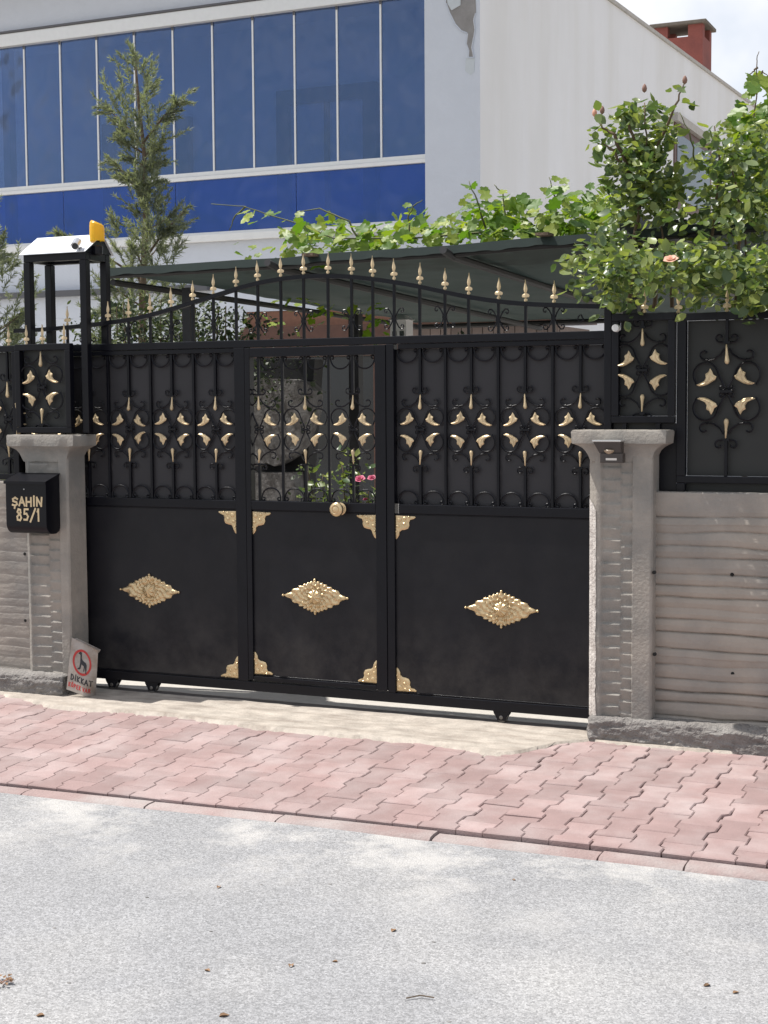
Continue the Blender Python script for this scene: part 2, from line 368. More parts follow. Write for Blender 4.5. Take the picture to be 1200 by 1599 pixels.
for x, y, h, inn in vis:
    loose = .5+.7*(x > .3)
    z = pav_z(x, y)+rng.uniform(-.003, .003)*loose
    rx, ry, rz = (rng.gauss(0, .007)*loose, rng.gauss(0, .007)*loose, rng.gauss(0, .009)*loose)
    slope = math.atan2(pav_z(x, y+.1)-pav_z(x, y-.1), .2)
    mw = Matrix.Translation((x+rng.gauss(0,.0012), y+rng.gauss(0,.0012), z)) @ Matrix.Rotation(rz, 4, 'Z') @ Matrix.Rotation(rx+slope, 4, 'X') @ Matrix.Rotation(ry, 4, 'Y')
    if inn and npv < 300:
        o = put('paver', PMH if h else PM, bed); o.matrix_world = mw; o.matrix_local = mw; npv += 1
    else:
        me = PMH if h else PM
        stf.add([mw @ vv.co for vv in me.vertices], [list(p.vertices) for p in me.polygons])
if stf.v: stuff(stf.build('outer_pavers', 'paver', bed))
# kerb stones
kerb = MB(); kerb.box(-9, 6, EDGE_Y-.085, EDGE_Y-.01, -.2, -.13)
kerb = struct(kerb.build('kerb', 'concrete_rough'))
kx = [PZ(p, q, -.05).x for p, q in ((-420,1190),(-200,1215),(33,1233),(225,1257),(443,1275),(683,1305),(947,1330),(1083,1342),(1330,1375))]
rk = random.Random(5)
for xa, xb in zip([-6]+kx, kx+[5]):
    n = max(3, int((xb-xa)/.04)); b = MB(); loops = []
    dz = rk.uniform(-.006, .004)
    for i in range(n+1):
        x = lerp(xa+.004, xb-.004, i/n); zt = kerb_z(x)-.016+dz; e = .004*noise.noise(Vector((x*9, 3, 1)))+.003*noise.noise(Vector((x*31, 1, 4)))
        y1, y0 = EDGE_Y-.008, EDGE_Y-.10+e*2
        loops.append([(x,y1,-.2),(x,y1,zt),(x,lerp(y0,y1,.5),zt+e*.5),(x,y0+.018,zt-.004+e),(x,y0,zt-.022+e),(x,y0-.012,-.2)])
    b.loops(loops); autosmooth(b.build('kerb_stone', 'kerb', kerb), 50)
# concrete apron in front of and under the gate, with ragged front edge
def ragged(x): return .030*noise.noise(Vector((x*7, 0, 0)))+.022*noise.noise(Vector((x*19, 5, 0)))+.020*noise.noise(Vector((x*47, 5, 3)))
def apron_fn(u, v):
    x = lerp(-7, 5, u); y0 = apron_edge(x)+ragged(x); y = lerp(y0, .06, v)
    z = .010+.004*noise.noise(Vector((x*3, y*3, 2)))+.002*noise.noise(Vector((x*14, y*14, 2)))+(0 if v > .03 else -.02)
    return (x, y, max(z, -.012 if v > .03 else -.02))
b = MB(); b.grid(apron_fn, 480, 40); apron = struct(b.build('apron', 'apron', smooth=True))
b = MB(); b.add([(-14,.05,.003),(8,.05,.003),(8,30,.003),(-14,30,.003)], [(0,1,2,3)]); struct(b.build('yard', 'yard'))
# ================================================================== SLIDING GATE
gate = thing('sliding_gate', 'black sliding driveway gate with arched top, gold spikes, leaves and medallions', 'gate')
GX0, GX1 = -2.92, .60
def bar(name, x0, x1, y0, y1, z0, z1, m, parent, bev=.003):
    b = MB(); b.box(x0, x1, y0, y1, z0, z1); return b.build(name, m, parent, bevel=bev)
bar('bottom_rail', GX0, GX1, -.025, .025, .068, .118, 'black_paint', gate)
bar('top_rail', GX0, GX1, -.025, .025, 1.888, 1.926, 'black_paint', gate)
for xa, xb in ((GX0, -1.487), (-.567, GX1)):
    bar('middle_rail', xa+.02, xb, -.022, .022, 1.036, 1.083, 'black_paint', gate)
    bar('upper_rail', xa+.02, xb, -.020, .022, 1.862, 1.8865, 'black_paint', gate)
for xa, xb in ((GX0, GX0+.05), (-1.487, -1.4235), (-.6095, -.567), (GX1-.03, GX1)):
    bar('stile', xa, xb, -.0265, .0265, .1185, 1.8875, 'black_paint', gate)
for xa, xb in ((GX0+.05, -1.4875), (-.5665, GX1-.03)):
    b = MB(); b.box(xa, xb, -.012, -.009, .1185, 1.0355); b.build('lower_sheet', 'black_sheet', gate)
    b = MB(); b.box(xa, xb, .012, .015, 1.0835, 1.8615); b.build('backing_sheet', 'black_backing', gate)
    for zz in (.1225, 1.0325): b = MB(); b.tube([(xa,-.0135,zz),(xb,-.0135,zz)], .0035, 6); b.build('bead', 'black_paint', gate)
# pedestrian door leaf
door = bpy.data.objects.new('gate_door', None); COL.objects.link(door); door.parent = gate
DX0, DX1 = -1.4215, -.6115
b = MB()
for xa, xb, za, zb in ((DX0,DX0+.03,.128,1.884),(DX1-.06,DX1,.128,1.884),(DX0+.03,DX1-.06,.128,.150),(DX0+.03,DX1-.06,1.036,1.084),(DX0+.03,DX1-.06,1.836,1.884)):
    b.box(xa, xb, -.0285, .022, za, zb)
b.build('door_frame', 'black_paint', door, bevel=.003)
b = MB(); b.box(DX0+.03, DX1-.06, -.014, -.011, .1505, 1.0355); b.build('door_sheet', 'black_sheet', door)
for zz in (.1535, 1.0325): b = MB(); b.tube([(DX0+.03,-.0155,zz),(DX1-.06,-.0155,zz)], .0035, 6); b.build('bead', 'black_paint', door)
b = MB(); b.lathe([(.0,-.012),(.030,-.012),(.032,-.016),(.018,-.022),(.016,-.036),(.030,-.042),(.037,-.056),(.035,-.070),(.026,-.078),(.022,-.0785),(.018,-.075),(.012,-.079),(0.0005,-.080)], (-.867,-.0165,1.053), 'y', 28)
autosmooth(b.build('door_knob', 'gold', door), 35)

# shared ornament meshes (local origin on the bar axis, z relative to rail heights)
K = .00051
def q(pts, mx=1, mz=1): return [((x-362)*K*mx, (738-y)*.000465*mz) for x, y in pts]
LEAF = q([(150,683),(176,671),(205,655),(221,625),(216,598),(237,583),(252,553),(267,580),(276,604),(298,621),(286,646),(262,663),(235,681),(205,692),(170,694)])
def leaf_mesh(mx, mz):
    b = MB(); o = [(x*mx, z*mz) for x, z in LEAF]
    cx, cz = -.066*mx, .041*mz
    c = [(cx+(x-cx)*.72, cz+(z-cz)*.72) for x, z in o]
    n = len(o)
    b.loops([[(x,.0,z) for x,z in o], [(x,-.004,z) for x,z in o], [(x,-.009,z) for x,z in c]])
    # raised rib down the leaf
    b.tube([(x*mx,-.0095,z*mz) for x,z in q([(165,686),(205,676),(238,655),(250,620),(254,580)])], .0026, 5)
    return b.mesh('gold_leaf', 'gold_flat')
LEAFM = {(a, c): leaf_mesh(a, c) for a in (1,-1) for c in (1,-1)}
def drop_mesh(up):
    b = MB(); s = 1 if up else -1
    prof = [(.0005,.037),(.003,.036),(.0042,.015),(.006,-.005),(.0092,-.022),(.0095,-.028),(.0075,-.034),(.003,-.0375),(.0005,-.038)]
    b.lathe([(r, h*s) for r, h in prof], (0,0,0), 'z', 10)
    return b.mesh('gold_drop', 'gold_flat', smooth=True)
DROP = {1: drop_mesh(True), -1: drop_mesh(False)}
def spiral(cx, cz, r0, r1, a0, a1, n=14): return [(cx+lerp(r0,r1,i/n)*math.cos(math.radians(lerp(a0,a1,i/n))), 0, cz+lerp(r0,r1,i/n)*math.sin(math.radians(lerp(a0,a1,i/n)))) for i in range(n+1)]
BR = .0042
def scroll_mesh():
    b = MB()
    for sx in (-1, 1):
        for sz in (-1, 1):
            # big scroll around the leaf: from leaf tip round the outside to the middle clip
            p = [(-.110,0,.022)]+spiral(-.078, .062, .046, .046, 215, 25, 14)+[(-.024,0,.050),(-.006,0,.014)]
            b.tube([(x*sx, 0, z*sz) for x, y, z in p], BR, 5)
            # shoulder scroll from the bar beside the drop out to a small curl
            p = [(-.008,0,.160),(-.022,0,.138),(-.045,0,.122),(-.068,0,.116)]+spiral(-.082, .139, .022, .009, 300, 40, 12)
            b.tube([(x*sx, 0, z*sz) for x, y, z in p], BR, 5)
            # little curl next to the clip above the drop
            p = [(-.004,0,.182)]+spiral(-.026, .200, .0185, .006, 290, -10, 10)
            b.tube([(x*sx, 0, z*sz) for x, y, z in p], BR*.95, 5)
            # centre curls
            p = [(-.004,0,.012)]+spiral(-.018, .014, .011, .004, 320, 40, 8)
            b.tube([(x*sx, 0, z*sz) for x, y, z in p], BR*.9, 5)
    b.box(-.022, .022, -.007, .007, -.005, .005)
    for s in (-1, 1): b.box(-.012, .012, -.008, .008, s*.182-.004, s*.182+.004)
    return b.mesh('scroll', 'black_paint', smooth=False)
SCROLL = scroll_mesh()
def arc_mesh(w, h):
    b = MB(); r = .012
    p = spiral(-w/2+.008, -.016, .004, .013, 30, 330, 8)[::1]
    p = [(-w/2+.018,0,-.010),(-w/2+.012,0,-.022),(-w/2+.002,0,-.016),(-w/2+.004,0,-.004)]
    n = 14
    body = [(-(w/2)*math.cos(math.pi*i/n), 0, -h*math.sin(math.pi*i/n)**.8 if 0 < i < n else 0) for i in range(n+1)]
    b.tube(body, BR, 5)
    for s in (-1, 1):
        b.tube([(x*s, 0, z) for x, y, z in [(-w/2,0,0)]+spiral(-w/2+.011, -.010, .011, .005, 150, -120, 8)], BR, 5)
    return b.mesh('arc_scroll', 'black_paint')
ARC = arc_mesh(.112, .066)
def arc_up_mesh():
    me = ARC.copy(); me.transform(Matrix.Scale(-1, 4, (0,0,1))); me.flip_normals(); return me
ARCU = arc_up_mesh()
def rod(name, x, z0, z1, parent, y=0, r=.0068):
    b = MB(); b.box(x-r, x+r, y-r, y+r, z0, z1); return b.build(name, 'black_paint', parent, bevel=.0015)
ZC = 1.458
def ornament(x, parent, y=0, zc=ZC, ztop=1.862, zbot=1.083, sides=(-1,1), sc=1.0):
    jit = random.Random(int(x*1000)+7)
    put('scroll', SCROLL, parent, loc=(x, y, zc)).scale = (sc,)*3
    if ztop: rod('half_bar', x, zc+.184*sc, ztop, parent, y)
    if zbot: rod('half_bar', x, zbot, zc-.184*sc, parent, y)
    for s_ in (1, -1):
        o = put('gold_drop', DROP[s_], parent, loc=(x, y-.004, zc+s_*.139*sc)); o.scale = (sc,)*3; o.rotation_euler = (0, jit.gauss(0,.05), 0)
    for sx in sides:
        for sz in (1, -1):
            o = put('gold_leaf', LEAFM[(1 if sx < 0 else -1, sz)], parent, loc=(x+jit.gauss(0,.0015), y-.008, zc+jit.gauss(0,.002))); o.scale = (sc,)*3; o.rotation_euler = (0, jit.gauss(0,.03), 0)
def arcs(xs, parent, y=0, zt=1.860, zb=1.085):
    for x in xs:
        if zt: put('arc_scroll', ARC, parent, loc=(x, y, zt))
        if zb: put('arc_scroll', ARCU, parent, loc=(x, y, zb))
LO = [-2.706, -2.431, -2.162, -1.886, -1.615]; RO = [-.433, -.160, .119, .397]
for x in LO: ornament(x, gate)
for x in RO: ornament(x, gate)
for x in (-2.845, -2.57, -2.297, -2.022, -1.750): rod('bar', x, 1.083, 1.862, gate)
for x in (-.297, -.020, .258, .536): rod('bar', x, 1.083, 1.862, gate)
arcs([x+d for x in LO for d in (-.068, .068)][:-1]+[-1.553], gate)
arcs([x+d for x in RO for d in (-.069, .069)], gate)
DO = [-1.353, -1.079, -.806]
ornament(DO[0], door, ztop=1.836, sides=(1,)); ornament(DO[1], door, ztop=1.836); ornament(DO[2], door, ztop=1.836)
for x in (-1.212, -.942): rod('bar', x, 1.084, 1.836, door)
arcs([-1.285, -1.147, -1.011, -.875, -.738], door, zt=1.834, zb=1.086)

# arch, spikes and frieze scrolls
ARCH = [(-2.92,2.012),(-2.7,2.016),(-2.411,2.030),(-2.159,2.051),(-2.023,2.071),(-1.884,2.101),(-1.752,2.131),(-1.621,2.161),(-1.488,2.193),(-1.349,2.221),(-1.215,2.237),(-1.082,2.244),(-.943,2.242),(-.812,2.232),(-.695,2.217),(-.571,2.196),(-.432,2.169),(-.299,2.137),(-.174,2.108),(-.014,2.080),(.124,2.064),(.259,2.054),(.455,2.042),(.62,2.036)]
def arch_z(x): return interp(ARCH, x)
b = MB(); n = 90; lp = []
for i in range(n+1):
    x = lerp(GX0, GX1, i/n); z = (arch_z(x-.05)+arch_z(x)+arch_z(x+.05))/3
    lp.append([(x,-.014,z-.011),(x,.014,z-.011),(x,.014,z+.011),(x,-.014,z+.011)])
b.loops(lp); b.build('arch_rail', 'black_paint', gate)
def spike_mesh():
    b = MB(); H = .108
    out = [(.0002,1.0),(.028,.86),(.075,.68),(.092,.57),(.070,.47),(.036,.40),(.060,.385),(.165,.33),(.185,.26),(.150,.205),(.10,.215),(.055,.25),(.050,.14),(.085,.115),(.085,.055),(.05,.02),(.05,0)]
    ax = [(z, .06*(1-abs(z-.6)) if z > .4 else .055) for _, z in out]
    L_ = [(-x*H, 0, z*H) for x, z in out]; R_ = [(x*H, 0, z*H) for x, z in out]
    Fr = [(0, -t*H-.001, z*H) for z, t in ax]; Bk = [(0, t*H+.001, z*H) for z, t in ax]
    n = len(out); vs = L_+Fr+R_+Bk; fs = []
    for i in range(n-1):
        for a, c in ((0,1),(1,2),(2,3),(3,0)): fs.append((a*n+i, a*n+i+1, c*n+i+1, c*n+i))
    b.add(vs, fs); return b.mesh('spike', 'gold_flat')
SPIKE = spike_mesh()
SPX = [-2.56, -2.424, -2.290, -2.156, -2.016, -1.882, -1.748, -1.620, -1.482, -1.351, -1.215, -1.082, -.942, -.808, -.690, -.572, -.433, -.298, -.173, -.017, .122, .264]
rs = random.Random(8)
def frieze_mesh():
    b = MB()
    for s in (-1, 1):
        p = spiral(-.040, .040, .006, .014, 500, 200, 10)[::1]
        p = [(x*s, 0, z) for x, y, z in spiral(-.042, .041, .005, .015, -60, 190, 9)]
        b.tube([(x*s,0,z) for x,y,z in spiral(-.043,.040,.005,.015,-90,180-40,8)+[(-.030,0,.052)][:0]+[(-.034,0,.056),(-.018,0,.036),(-.009,0,.012),(-.009,0,-.012),(-.018,0,-.036),(-.034,0,-.056)][:0]], .0035, 5)
    return b
def frieze():
    b = MB()
    for s in (-1, 1):
        p = [(-.038,.038),(-.042,.030),(-.050,.032),(-.053,.041),(-.047,.051),(-.036,.052),(-.024,.040),(-.012,.018),(-.008,0),(-.012,-.018),(-.024,-.040),(-.036,-.052),(-.047,-.051),(-.053,-.041),(-.050,-.032),(-.042,-.030),(-.038,-.038)]
        b.tube([(x*s,0,z) for x,z in p], .0036, 5)
    b.box(-.012,.012,-.008,.008,-.006,.006)
    return b.mesh('frieze_scroll', 'black_paint')
FRIEZE = frieze()
for i, x in enumerate(SPX):
    z = arch_z(x)+.010
    o = put('spike', SPIKE, gate, loc=(x, 0, z)); o.rotation_euler = (0, rs.gauss(0,.02), rs.gauss(0,.08))
    rod('bar', x, 1.926, z-.018, gate)
for x in (-2.424, -2.156, -1.882, -1.620, -1.351, -1.082, -.808, -.572, -.298, -.017, .264):
    put('frieze_scroll', FRIEZE, gate, loc=(x, -.002, 1.992 if arch_z(x) < 2.12 else 2.015))
b = MB(); b.tube([(.405,0,1.99)]+[(x+.40,0,z+1.985) for x,y,z in spiral(0,0,.020,.008,90,400,12)], .0036, 5); b.build('frieze_scroll', 'black_paint', gate)

# medallions: scalloped diamond casting with a rosette
def medallion_mesh():
    b = MB(); A, Bz = .178, .084; nt, nr = 128, 16; vs = [(0,-.030,0)]
    def rad(t):
        c, s = abs(math.cos(t)), abs(math.sin(t))
        r = 1/(((c/A)**1.2+(s/Bz)**1.2)**(1/1.2))
        return r*(1+.052*math.cos(t*24))
    for j in range(1, nr+1):
        for i in range(nt):
            t = 2*math.pi*i/nt; R = rad(t); f = j/nr; r = R*f; x, z = r*math.cos(t), r*math.sin(t)
            d = math.hypot(x, z)
            h = .007
            if d < .036: h = .016+.013*math.cos(d/.036*1.5)+.004*math.cos(8*t)*(d/.03)
            elif d < .043: h = .004
            else:
                h = .011+.007*math.sin(d*230)*math.cos(t*8)+.004*math.cos(t*16+d*150)
            if f > .86: h = .005+.009*(math.cos(t*24) > -.2)
            if j == nr: h = 0
            vs.append((x, -h, z))
    fs = [(0, 1+i, 1+(i+1) % nt) for i in range(nt)]
    for j in range(nr-1):
        for i in range(nt): fs.append((1+j*nt+i, 1+j*nt+(i+1) % nt, 1+(j+1)*nt+(i+1) % nt, 1+(j+1)*nt+i))
    b.add(vs, fs)
    for t in (0, 90, 180, 270):
        a = math.radians(t); r = rad(a); b.lathe([(.0005,-.013),(.006,-.010),(.0075,-.004),(.006,0)], (r*math.cos(a), 0, r*math.sin(a)), 'y', 8)
    return b.mesh('medallion', 'gold', smooth=True)
MED = medallion_mesh()
put('medallion', MED, gate, loc=(-2.042,-.0125,.575)); put('medallion', MED, gate, loc=(.001,-.0125,.576)); put('medallion', MED, door, loc=(-1.025,-.0145,.590))
CO = [(130,142),(232,145),(236,150),(225,158),(207,163),(201,176),(203,190),(196,205),(180,211),(163,213),(152,222),(149,238),(140,252),(133,258),(129,250)]
CO = [((x-130)*.00104, -(y-142)*.00104) for x, y in CO]
def corner_mesh(sx, sz):
    b = MB(); o = [(x*sx, z*sz) for x, z in CO]
    b.relief(o, 0, .008, .8, .030*sx, -.032*sz)
    for px_, pz_, r in ((.022,-.022,.013),(.052,-.014,.010),(.014,-.055,.010),(.048,-.042,.009),(.076,-.007,.006),(.007,-.082,.006)):
        b.lathe([(.0005,-.0135),(r*.5,-.0128),(r*.9,-.010),(r,-.005)], (px_*sx, 0, pz_*sz), 'y', 9)
    return b.mesh('corner_ornament', 'gold', smooth=False)
COR = {(a, c): corner_mesh(a, c) for a in (1,-1) for c in (1,-1)}
put('corner_ornament', COR[(-1,1)], gate, loc=(-1.4885,-.0125,1.026)); put('corner_ornament', COR[(-1,-1)], gate, loc=(-1.4885,-.0125,.128))
put('corner_ornament', COR[(1,1)], gate, loc=(-.5655,-.0125,1.026)); put('corner_ornament', COR[(1,-1)], gate, loc=(-.5655,-.0125,.128))
for sx, xx in ((1, DX0+.031), (-1, DX1-.061)):
    put('corner_ornament', COR[(sx,1)], door, loc=(xx,-.0145,1.026)); put('corner_ornament', COR[(sx,-1)], door, loc=(xx,-.0145,.159))
# rollers
def roller_mesh():
    b = MB(); b.loops([[(x,y,z) for x,z in ((-.042,.0),(.042,.0),(.038,-.012),(.026,-.030),(.020,-.046),(-.020,-.046),(-.026,-.030),(-.038,-.012))] for y in (-.020,-.014)])
    b.loops([[(x,y,z) for x,z in ((-.042,.0),(.042,.0),(.038,-.012),(.026,-.030),(.020,-.046),(-.020,-.046),(-.026,-.030),(-.038,-.012))] for y in (.014,.020)])
    return b.mesh('roller_bracket', 'black_paint')
def wheel_mesh():
    b = MB(); b.lathe([(.006,-.024),(.010,-.022),(.010,-.012),(.026,-.012),(.026,-.006),(.021,0),(.026,.006),(.026,.012),(.010,.012),(.008,.022)], (0,0,0), 'y', 20); return b.mesh('roller_wheel', 'wheel_steel')
RB, RW = roller_mesh(), wheel_mesh()
for x in (-2.30, -2.04, 0.0):
    br = put('roller_bracket', RB, gate, loc=(x, 0, .0675)); put('roller_wheel', RW, br, loc=(0, 0, -.030))
b = MB(); b.loops([[(x,-.016,.008),(x,0,.020),(x,.016,.008)] for x in (-6.2, .62)]); tr = tag(b.build('gate_track', 'track_steel'), 'steel track rail set in the concrete under the gate', 'rail')

# ================================================================== CONCRETE PILLARS
def smooth01(t): t = max(0, min(1, t)); return t*t*(3-2*t)
def pillar(x0, x1, yf, yb, z0, z1, px0, px1, cap, label, ribs_off=0):
    p = thing('concrete_pillar', label, 'pillar', 'gate pillars')
    b = MB(); nx, nz = 56, 260
    def fn(u, v):
        x = lerp(x0, x1, u); z = lerp(z0, z1, v); y = yf
        # rounded left and right arrises
        dl, dr = x-x0, x1-x
        if dl < .045: y += .034*(1-dl/.045)**1.4
        if dr < .012: y += .012*(1-math.sqrt(max(0, 1-((.012-dr)/.012)**2)))
        if abs(dl-.026) < .005: y += .005*(1-abs(dl-.026)/.005)
        w = smooth01((x-px0)/.012)*smooth01((px1-x)/.006)
        if w > 0:
            rec = .017
            xm = lerp(px0, px1, .62)+.012*noise.noise(Vector((z*9, 1, ribs_off)))
            right = x > xm; per = .0562
            ph = ((z+ribs_off+(.5*per if right else 0)+.004*noise.noise(Vector((x*12, z*3, 2))))/per) % 1
            saw = (1-ph) if ph > .14 else ph/.14*.86      # ledge on top, fading downwards
            amp = (.017 if not right else .014)*(.8+.5*noise.noise(Vector((x*9, z*7, 5))))
            y += w*(rec-amp*(1-ph if ph > 0 else 0)*0 - amp*(ph if ph < .86 else (1-ph)/.14*.86))
        y += .0014*noise.noise(Vector((x*10, z*10, 3)))+.0005*noise.noise(Vector((x*60, z*60, 1)))
        if u == 0: x += .003*noise.noise(Vector((z*16, 2, 7)))
        return (x, y, z)
    b.grid(fn, nx, nz)
    # sides and back
    zs = [lerp(z0, z1, j/40) for j in range(41)]
    yl = fn(0, .5)[1]; yr = fn(1, .5)[1]
    b.add([(x0,yl,z0),(x0,yb,z0),(x1,yb,z0),(x1,yr,z0),(x0,yl,z1),(x0,yb,z1),(x1,yb,z1),(x1,yr,z1)], [(0,1,5,4),(1,2,6,5),(2,3,7,6)])
    autosmooth(b.build('shaft', 'concrete', p, fix=True), 60)
    b = MB(); loops = []
    prof = [(-.03,-.01),(0,.0015),(.018,.010),(.034,.026),(.046,.046),(.052,.060),(.055,.068),(.108,.070),(.116,.064)]
    cz = z1-.02
    for dz, o in prof:
        ring = []; xa, xb, ya, yb2 = x0-o, x1+o, yf-o*.55, yb+o*.2
        n = 26
        for i in range(n): ring.append((lerp(xa,xb,i/n), ya))
        for i in range(8): ring.append((xb, lerp(ya,yb2,i/8)))
        for i in range(n): ring.append((lerp(xb,xa,i/n), yb2))
        for i in range(8): ring.append((xa, lerp(yb2,ya,i/8)))
        loops.append([(x+.004*noise.noise(Vector((x*15,y*15,dz*40))), y+.004*noise.noise(Vector((x*14+5,y*9,dz*40))), cz+dz+.003*noise.noise(Vector((x*22,y*22,3)))) for x, y in ring])
    b.loops(loops); autosmooth(b.build('cap', 'concrete', p), 50)
    return p
LPF = -.215
lx0, lx1 = PY(38,900,LPF).x, PY(109,900,LPF).x
pl = pillar(lx0, lx1, LPF, -.055, .10, 1.335, PY(47,900,LPF).x, PY(95,900,LPF).x, 0, 'grey ribbed concrete gate pillar with mailbox and dog warning sign against it', .013)
RPF = -.155
rx0, rx1 = PY(918,900,RPF).x, PY(1019,900,RPF).x
pr = pillar(rx0, rx1, RPF, -.034, .09, 1.365, PY(938,900,RPF).x, PY(988,900,RPF).x, 0, 'grey ribbed concrete gate pillar with small brown solar lamp under its cap')

# pale strip painting the sun highlight on the lamp pillar's gate-side arris
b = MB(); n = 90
def sunlit_fn(u, v):
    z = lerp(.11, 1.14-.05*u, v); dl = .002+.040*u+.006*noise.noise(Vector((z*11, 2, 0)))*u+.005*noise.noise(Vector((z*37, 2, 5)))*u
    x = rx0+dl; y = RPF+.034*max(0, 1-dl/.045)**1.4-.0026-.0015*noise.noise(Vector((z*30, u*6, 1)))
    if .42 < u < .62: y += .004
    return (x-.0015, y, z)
b.grid(sunlit_fn, 8, n); b.build('sunlit_strip', 'sunlit_edge', pr, smooth=True, fix=False)
# walls
def board_wall(name, x0, x1, yf, yb, z0, z1, label, amp, holes, sub=.02):
    w = thing(name, label, 'wall')
    nx, nz = int((x1-x0)/sub), 330; b = MB()
    rb = random.Random(len(label)); gl = []; z = z0+.03
    while z < z1-.05: gl.append(z); z += rb.uniform(.05, .075)
    def fn(u, v):
        x = lerp(x0, x1, u); z = lerp(z0, z1, v); y = yf
        g = 0
        d0 = None
        for i, gz in enumerate(gl):
            zz = gz+.016*noise.noise(Vector((x*1.6, i*3.7, 1)))+.006*noise.noise(Vector((x*5, i*1.7, 4)))
            d = z-zz
            if d0 is None or abs(d) < abs(d0): d0 = d; ii = i
        st = .5+.8*noise.noise(Vector((x*1.1, ii*2.3, 9)))
        g = math.exp(-(d0/.0042)**2)*.010*max(.12, st)
        step = .005*noise.noise(Vector((ii*5.1+(1 if d0 > 0 else 0)*2.9, 0, 3)))
        t = z1-z
        fade = smooth01((t-.085)/.01)
        y += amp*(g+.004*min(1, abs(d0)/.03)*-1+step*.6)*fade
        if fade < 1: y -= .006*(1-fade)
        y += .004*noise.noise(Vector((x*4, z*4, 2)))+.0015*noise.noise(Vector((x*25, z*40, 2)))
        if v == 1: y += .006
        return (x, y, z)
    b.grid(fn, nx, nz)
    b.add([(x0,yf,z0),(x0,yb,z0),(x1,yb,z0),(x1,yf,z0),(x0,yf+.006,z1),(x0,yb,z1),(x1,yb,z1),(x1,yf+.006,z1)], [(0,1,5,4),(1,2,6,5),(2,3,7,6),(4,5,6,7)])
    autosmooth(b.build('wall_face', 'concrete_board', w), 65)
    for hx, hz in holes:
        h = MB(); h.lathe([(.0085,-.004),(.0085,.01)], (hx, yf, hz), 'y', 12); h.build('tie_hole', 'hole', w)
    return w
def footing(parent, x0, x1, yf, yb, z1, rnd=.02):
    b = MB(); n = int((x1-x0)/.012); prof = [(0,0),(.0,.3),(0,.65),(.008,.86),(.024,.97),(.05,1.0),(.09,.99),(yb-yf,.98)]
    rows = []
    pr2 = []
    for (a, c), (d, e) in zip(prof, prof[1:]):
        k = 4 if e < .9 else 2
        for i in range(k): pr2.append((lerp(a,d,i/k), lerp(c,e,i/k)))
    pr2.append(prof[-1])
    for i in range(n+1):
        x = lerp(x0, x1, i/n); row = []
        e = min(x-x0, x1-x); taper = math.sqrt(max(0, 1-max(0, (.02-e)/.02)**2)) if e < .02 else 1
        for dy, fz in pr2:
            y = yf+dy; z = z1*fz
            k1 = noise.noise(Vector((x*9, y*9+fz*3, fz*6)))*.010+noise.noise(Vector((x*32, fz*14, y*30)))*.007+noise.noise(Vector((x*80, fz*40, y*70)))*.004
            row.append((x+(k1 if i in (0, n) else 0), y-k1*(1 if fz < .98 else .2)+(1-taper)*.02, max(0, z*(.93+.07*taper)+k1*.6*(fz > .5)-.004)))
        rows.append(row)
    m = len(pr2); b.add([p for r in rows for p in r], [(i*m+j, (i+1)*m+j, (i+1)*m+j+1, i*m+j+1) for i in range(n) for j in range(m-1)])
    for i in (0, n):
        o = len(b.v); yb_ = rows[i][-1][1]
        b.add(list(rows[i])+[(rows[i][0][0], yb_, 0)], [tuple(range(m+1))])
    autosmooth(b.build('footing', 'concrete_rough', parent), 70)
RWF = -.085
hol = [PY(1144,897,RWF), PY(1145,1052,RWF)]
wr = board_wall('boundary_wall', rx1-.004, 4.2, RWF, .10, .10, 1.175, 'low board-marked concrete wall with wavy grooves beside the lamp pillar', 1.6, [(h.x, h.z) for h in hol])
footing(wr, PY(917,1140,-.175).x, 4.2, -.185, .05, .122)
LWF = -.185
hol = [PY(39,865,LWF), PY(40,969,LWF)]
wl_ = board_wall('boundary_wall', -6.5, lx0+.004, LWF, -.06, .10, 1.17, 'low smooth concrete wall behind the black mailbox', .35, [(h.x, h.z) for h in hol])
footing(wl_, -6.5, PY(93,1075,-.30).x, -.295, -.08, .125)
for hx, hz in ((PY(1026,894,RPF).x, PY(1026,894,RPF).z), (PY(1027,1022,RPF).x-.001, PY(1027,1022,RPF).z)):
    h = MB(); h.lathe([(.0085,-.0035),(.0085,.01)], (hx-.012, RPF, hz), 'y', 12); h.build('tie_hole', 'hole', pr)

# ================================================================== FENCE PANELS
def fence_panel(name, label, x0, x1, y, z0, z1, orn, zc, spikes, post=.034, group=None, bars=(), split=True, skirt=0, sc=1.0):
    f = thing(name, label, 'fence', group)
    bar('top_rail', x0, x1, y-.018, y+.018, z1-.034, z1, 'black_paint', f)
    bar('bottom_rail', x0, x1, y-.018, y+.018, z0, z0+.032, 'black_paint', f)
    for xx in (x0, x1-post): bar('post', xx, xx+post, y-.0195, y+.0195, z0+.0325, z1-.0345, 'black_paint', f)
    b = MB(); b.box(x0+post, x1-post, y+.020, y+.023, z0+.0325, z1-.0345); b.build('backing_sheet', 'fence_backing', f)
    if skirt:
        b = MB(); b.box(x0+.002, x1-.002, y+.020, y+.023, z0-skirt, z0-.0005); b.build('skirt_sheet', 'fence_backing', f)
    for xo in orn: ornament(xo, f, y, zc, (z1-.034) if split else None, (z0+.032) if split else None, sc=sc)
    for xb in bars: rod('bar', xb, z0+.032, z1-.034, f, y)
    for xs in spikes: put('spike', SPIKE, f, loc=(xs, y, z1-.002))
    return f
FY = -.05
xa, xb = PY(957,560,FY).x, PY(1056,560,FY).x
fp = fence_panel('fence_panel', 'small black fence panel with gold leaves standing on the lamp pillar', xa, xb, FY, 1.492, 2.0, [PY(1004,560,FY).x], PY(1004,578,FY).z, [PY(1007,480,FY).x], group=None, skirt=.05, sc=1.10)
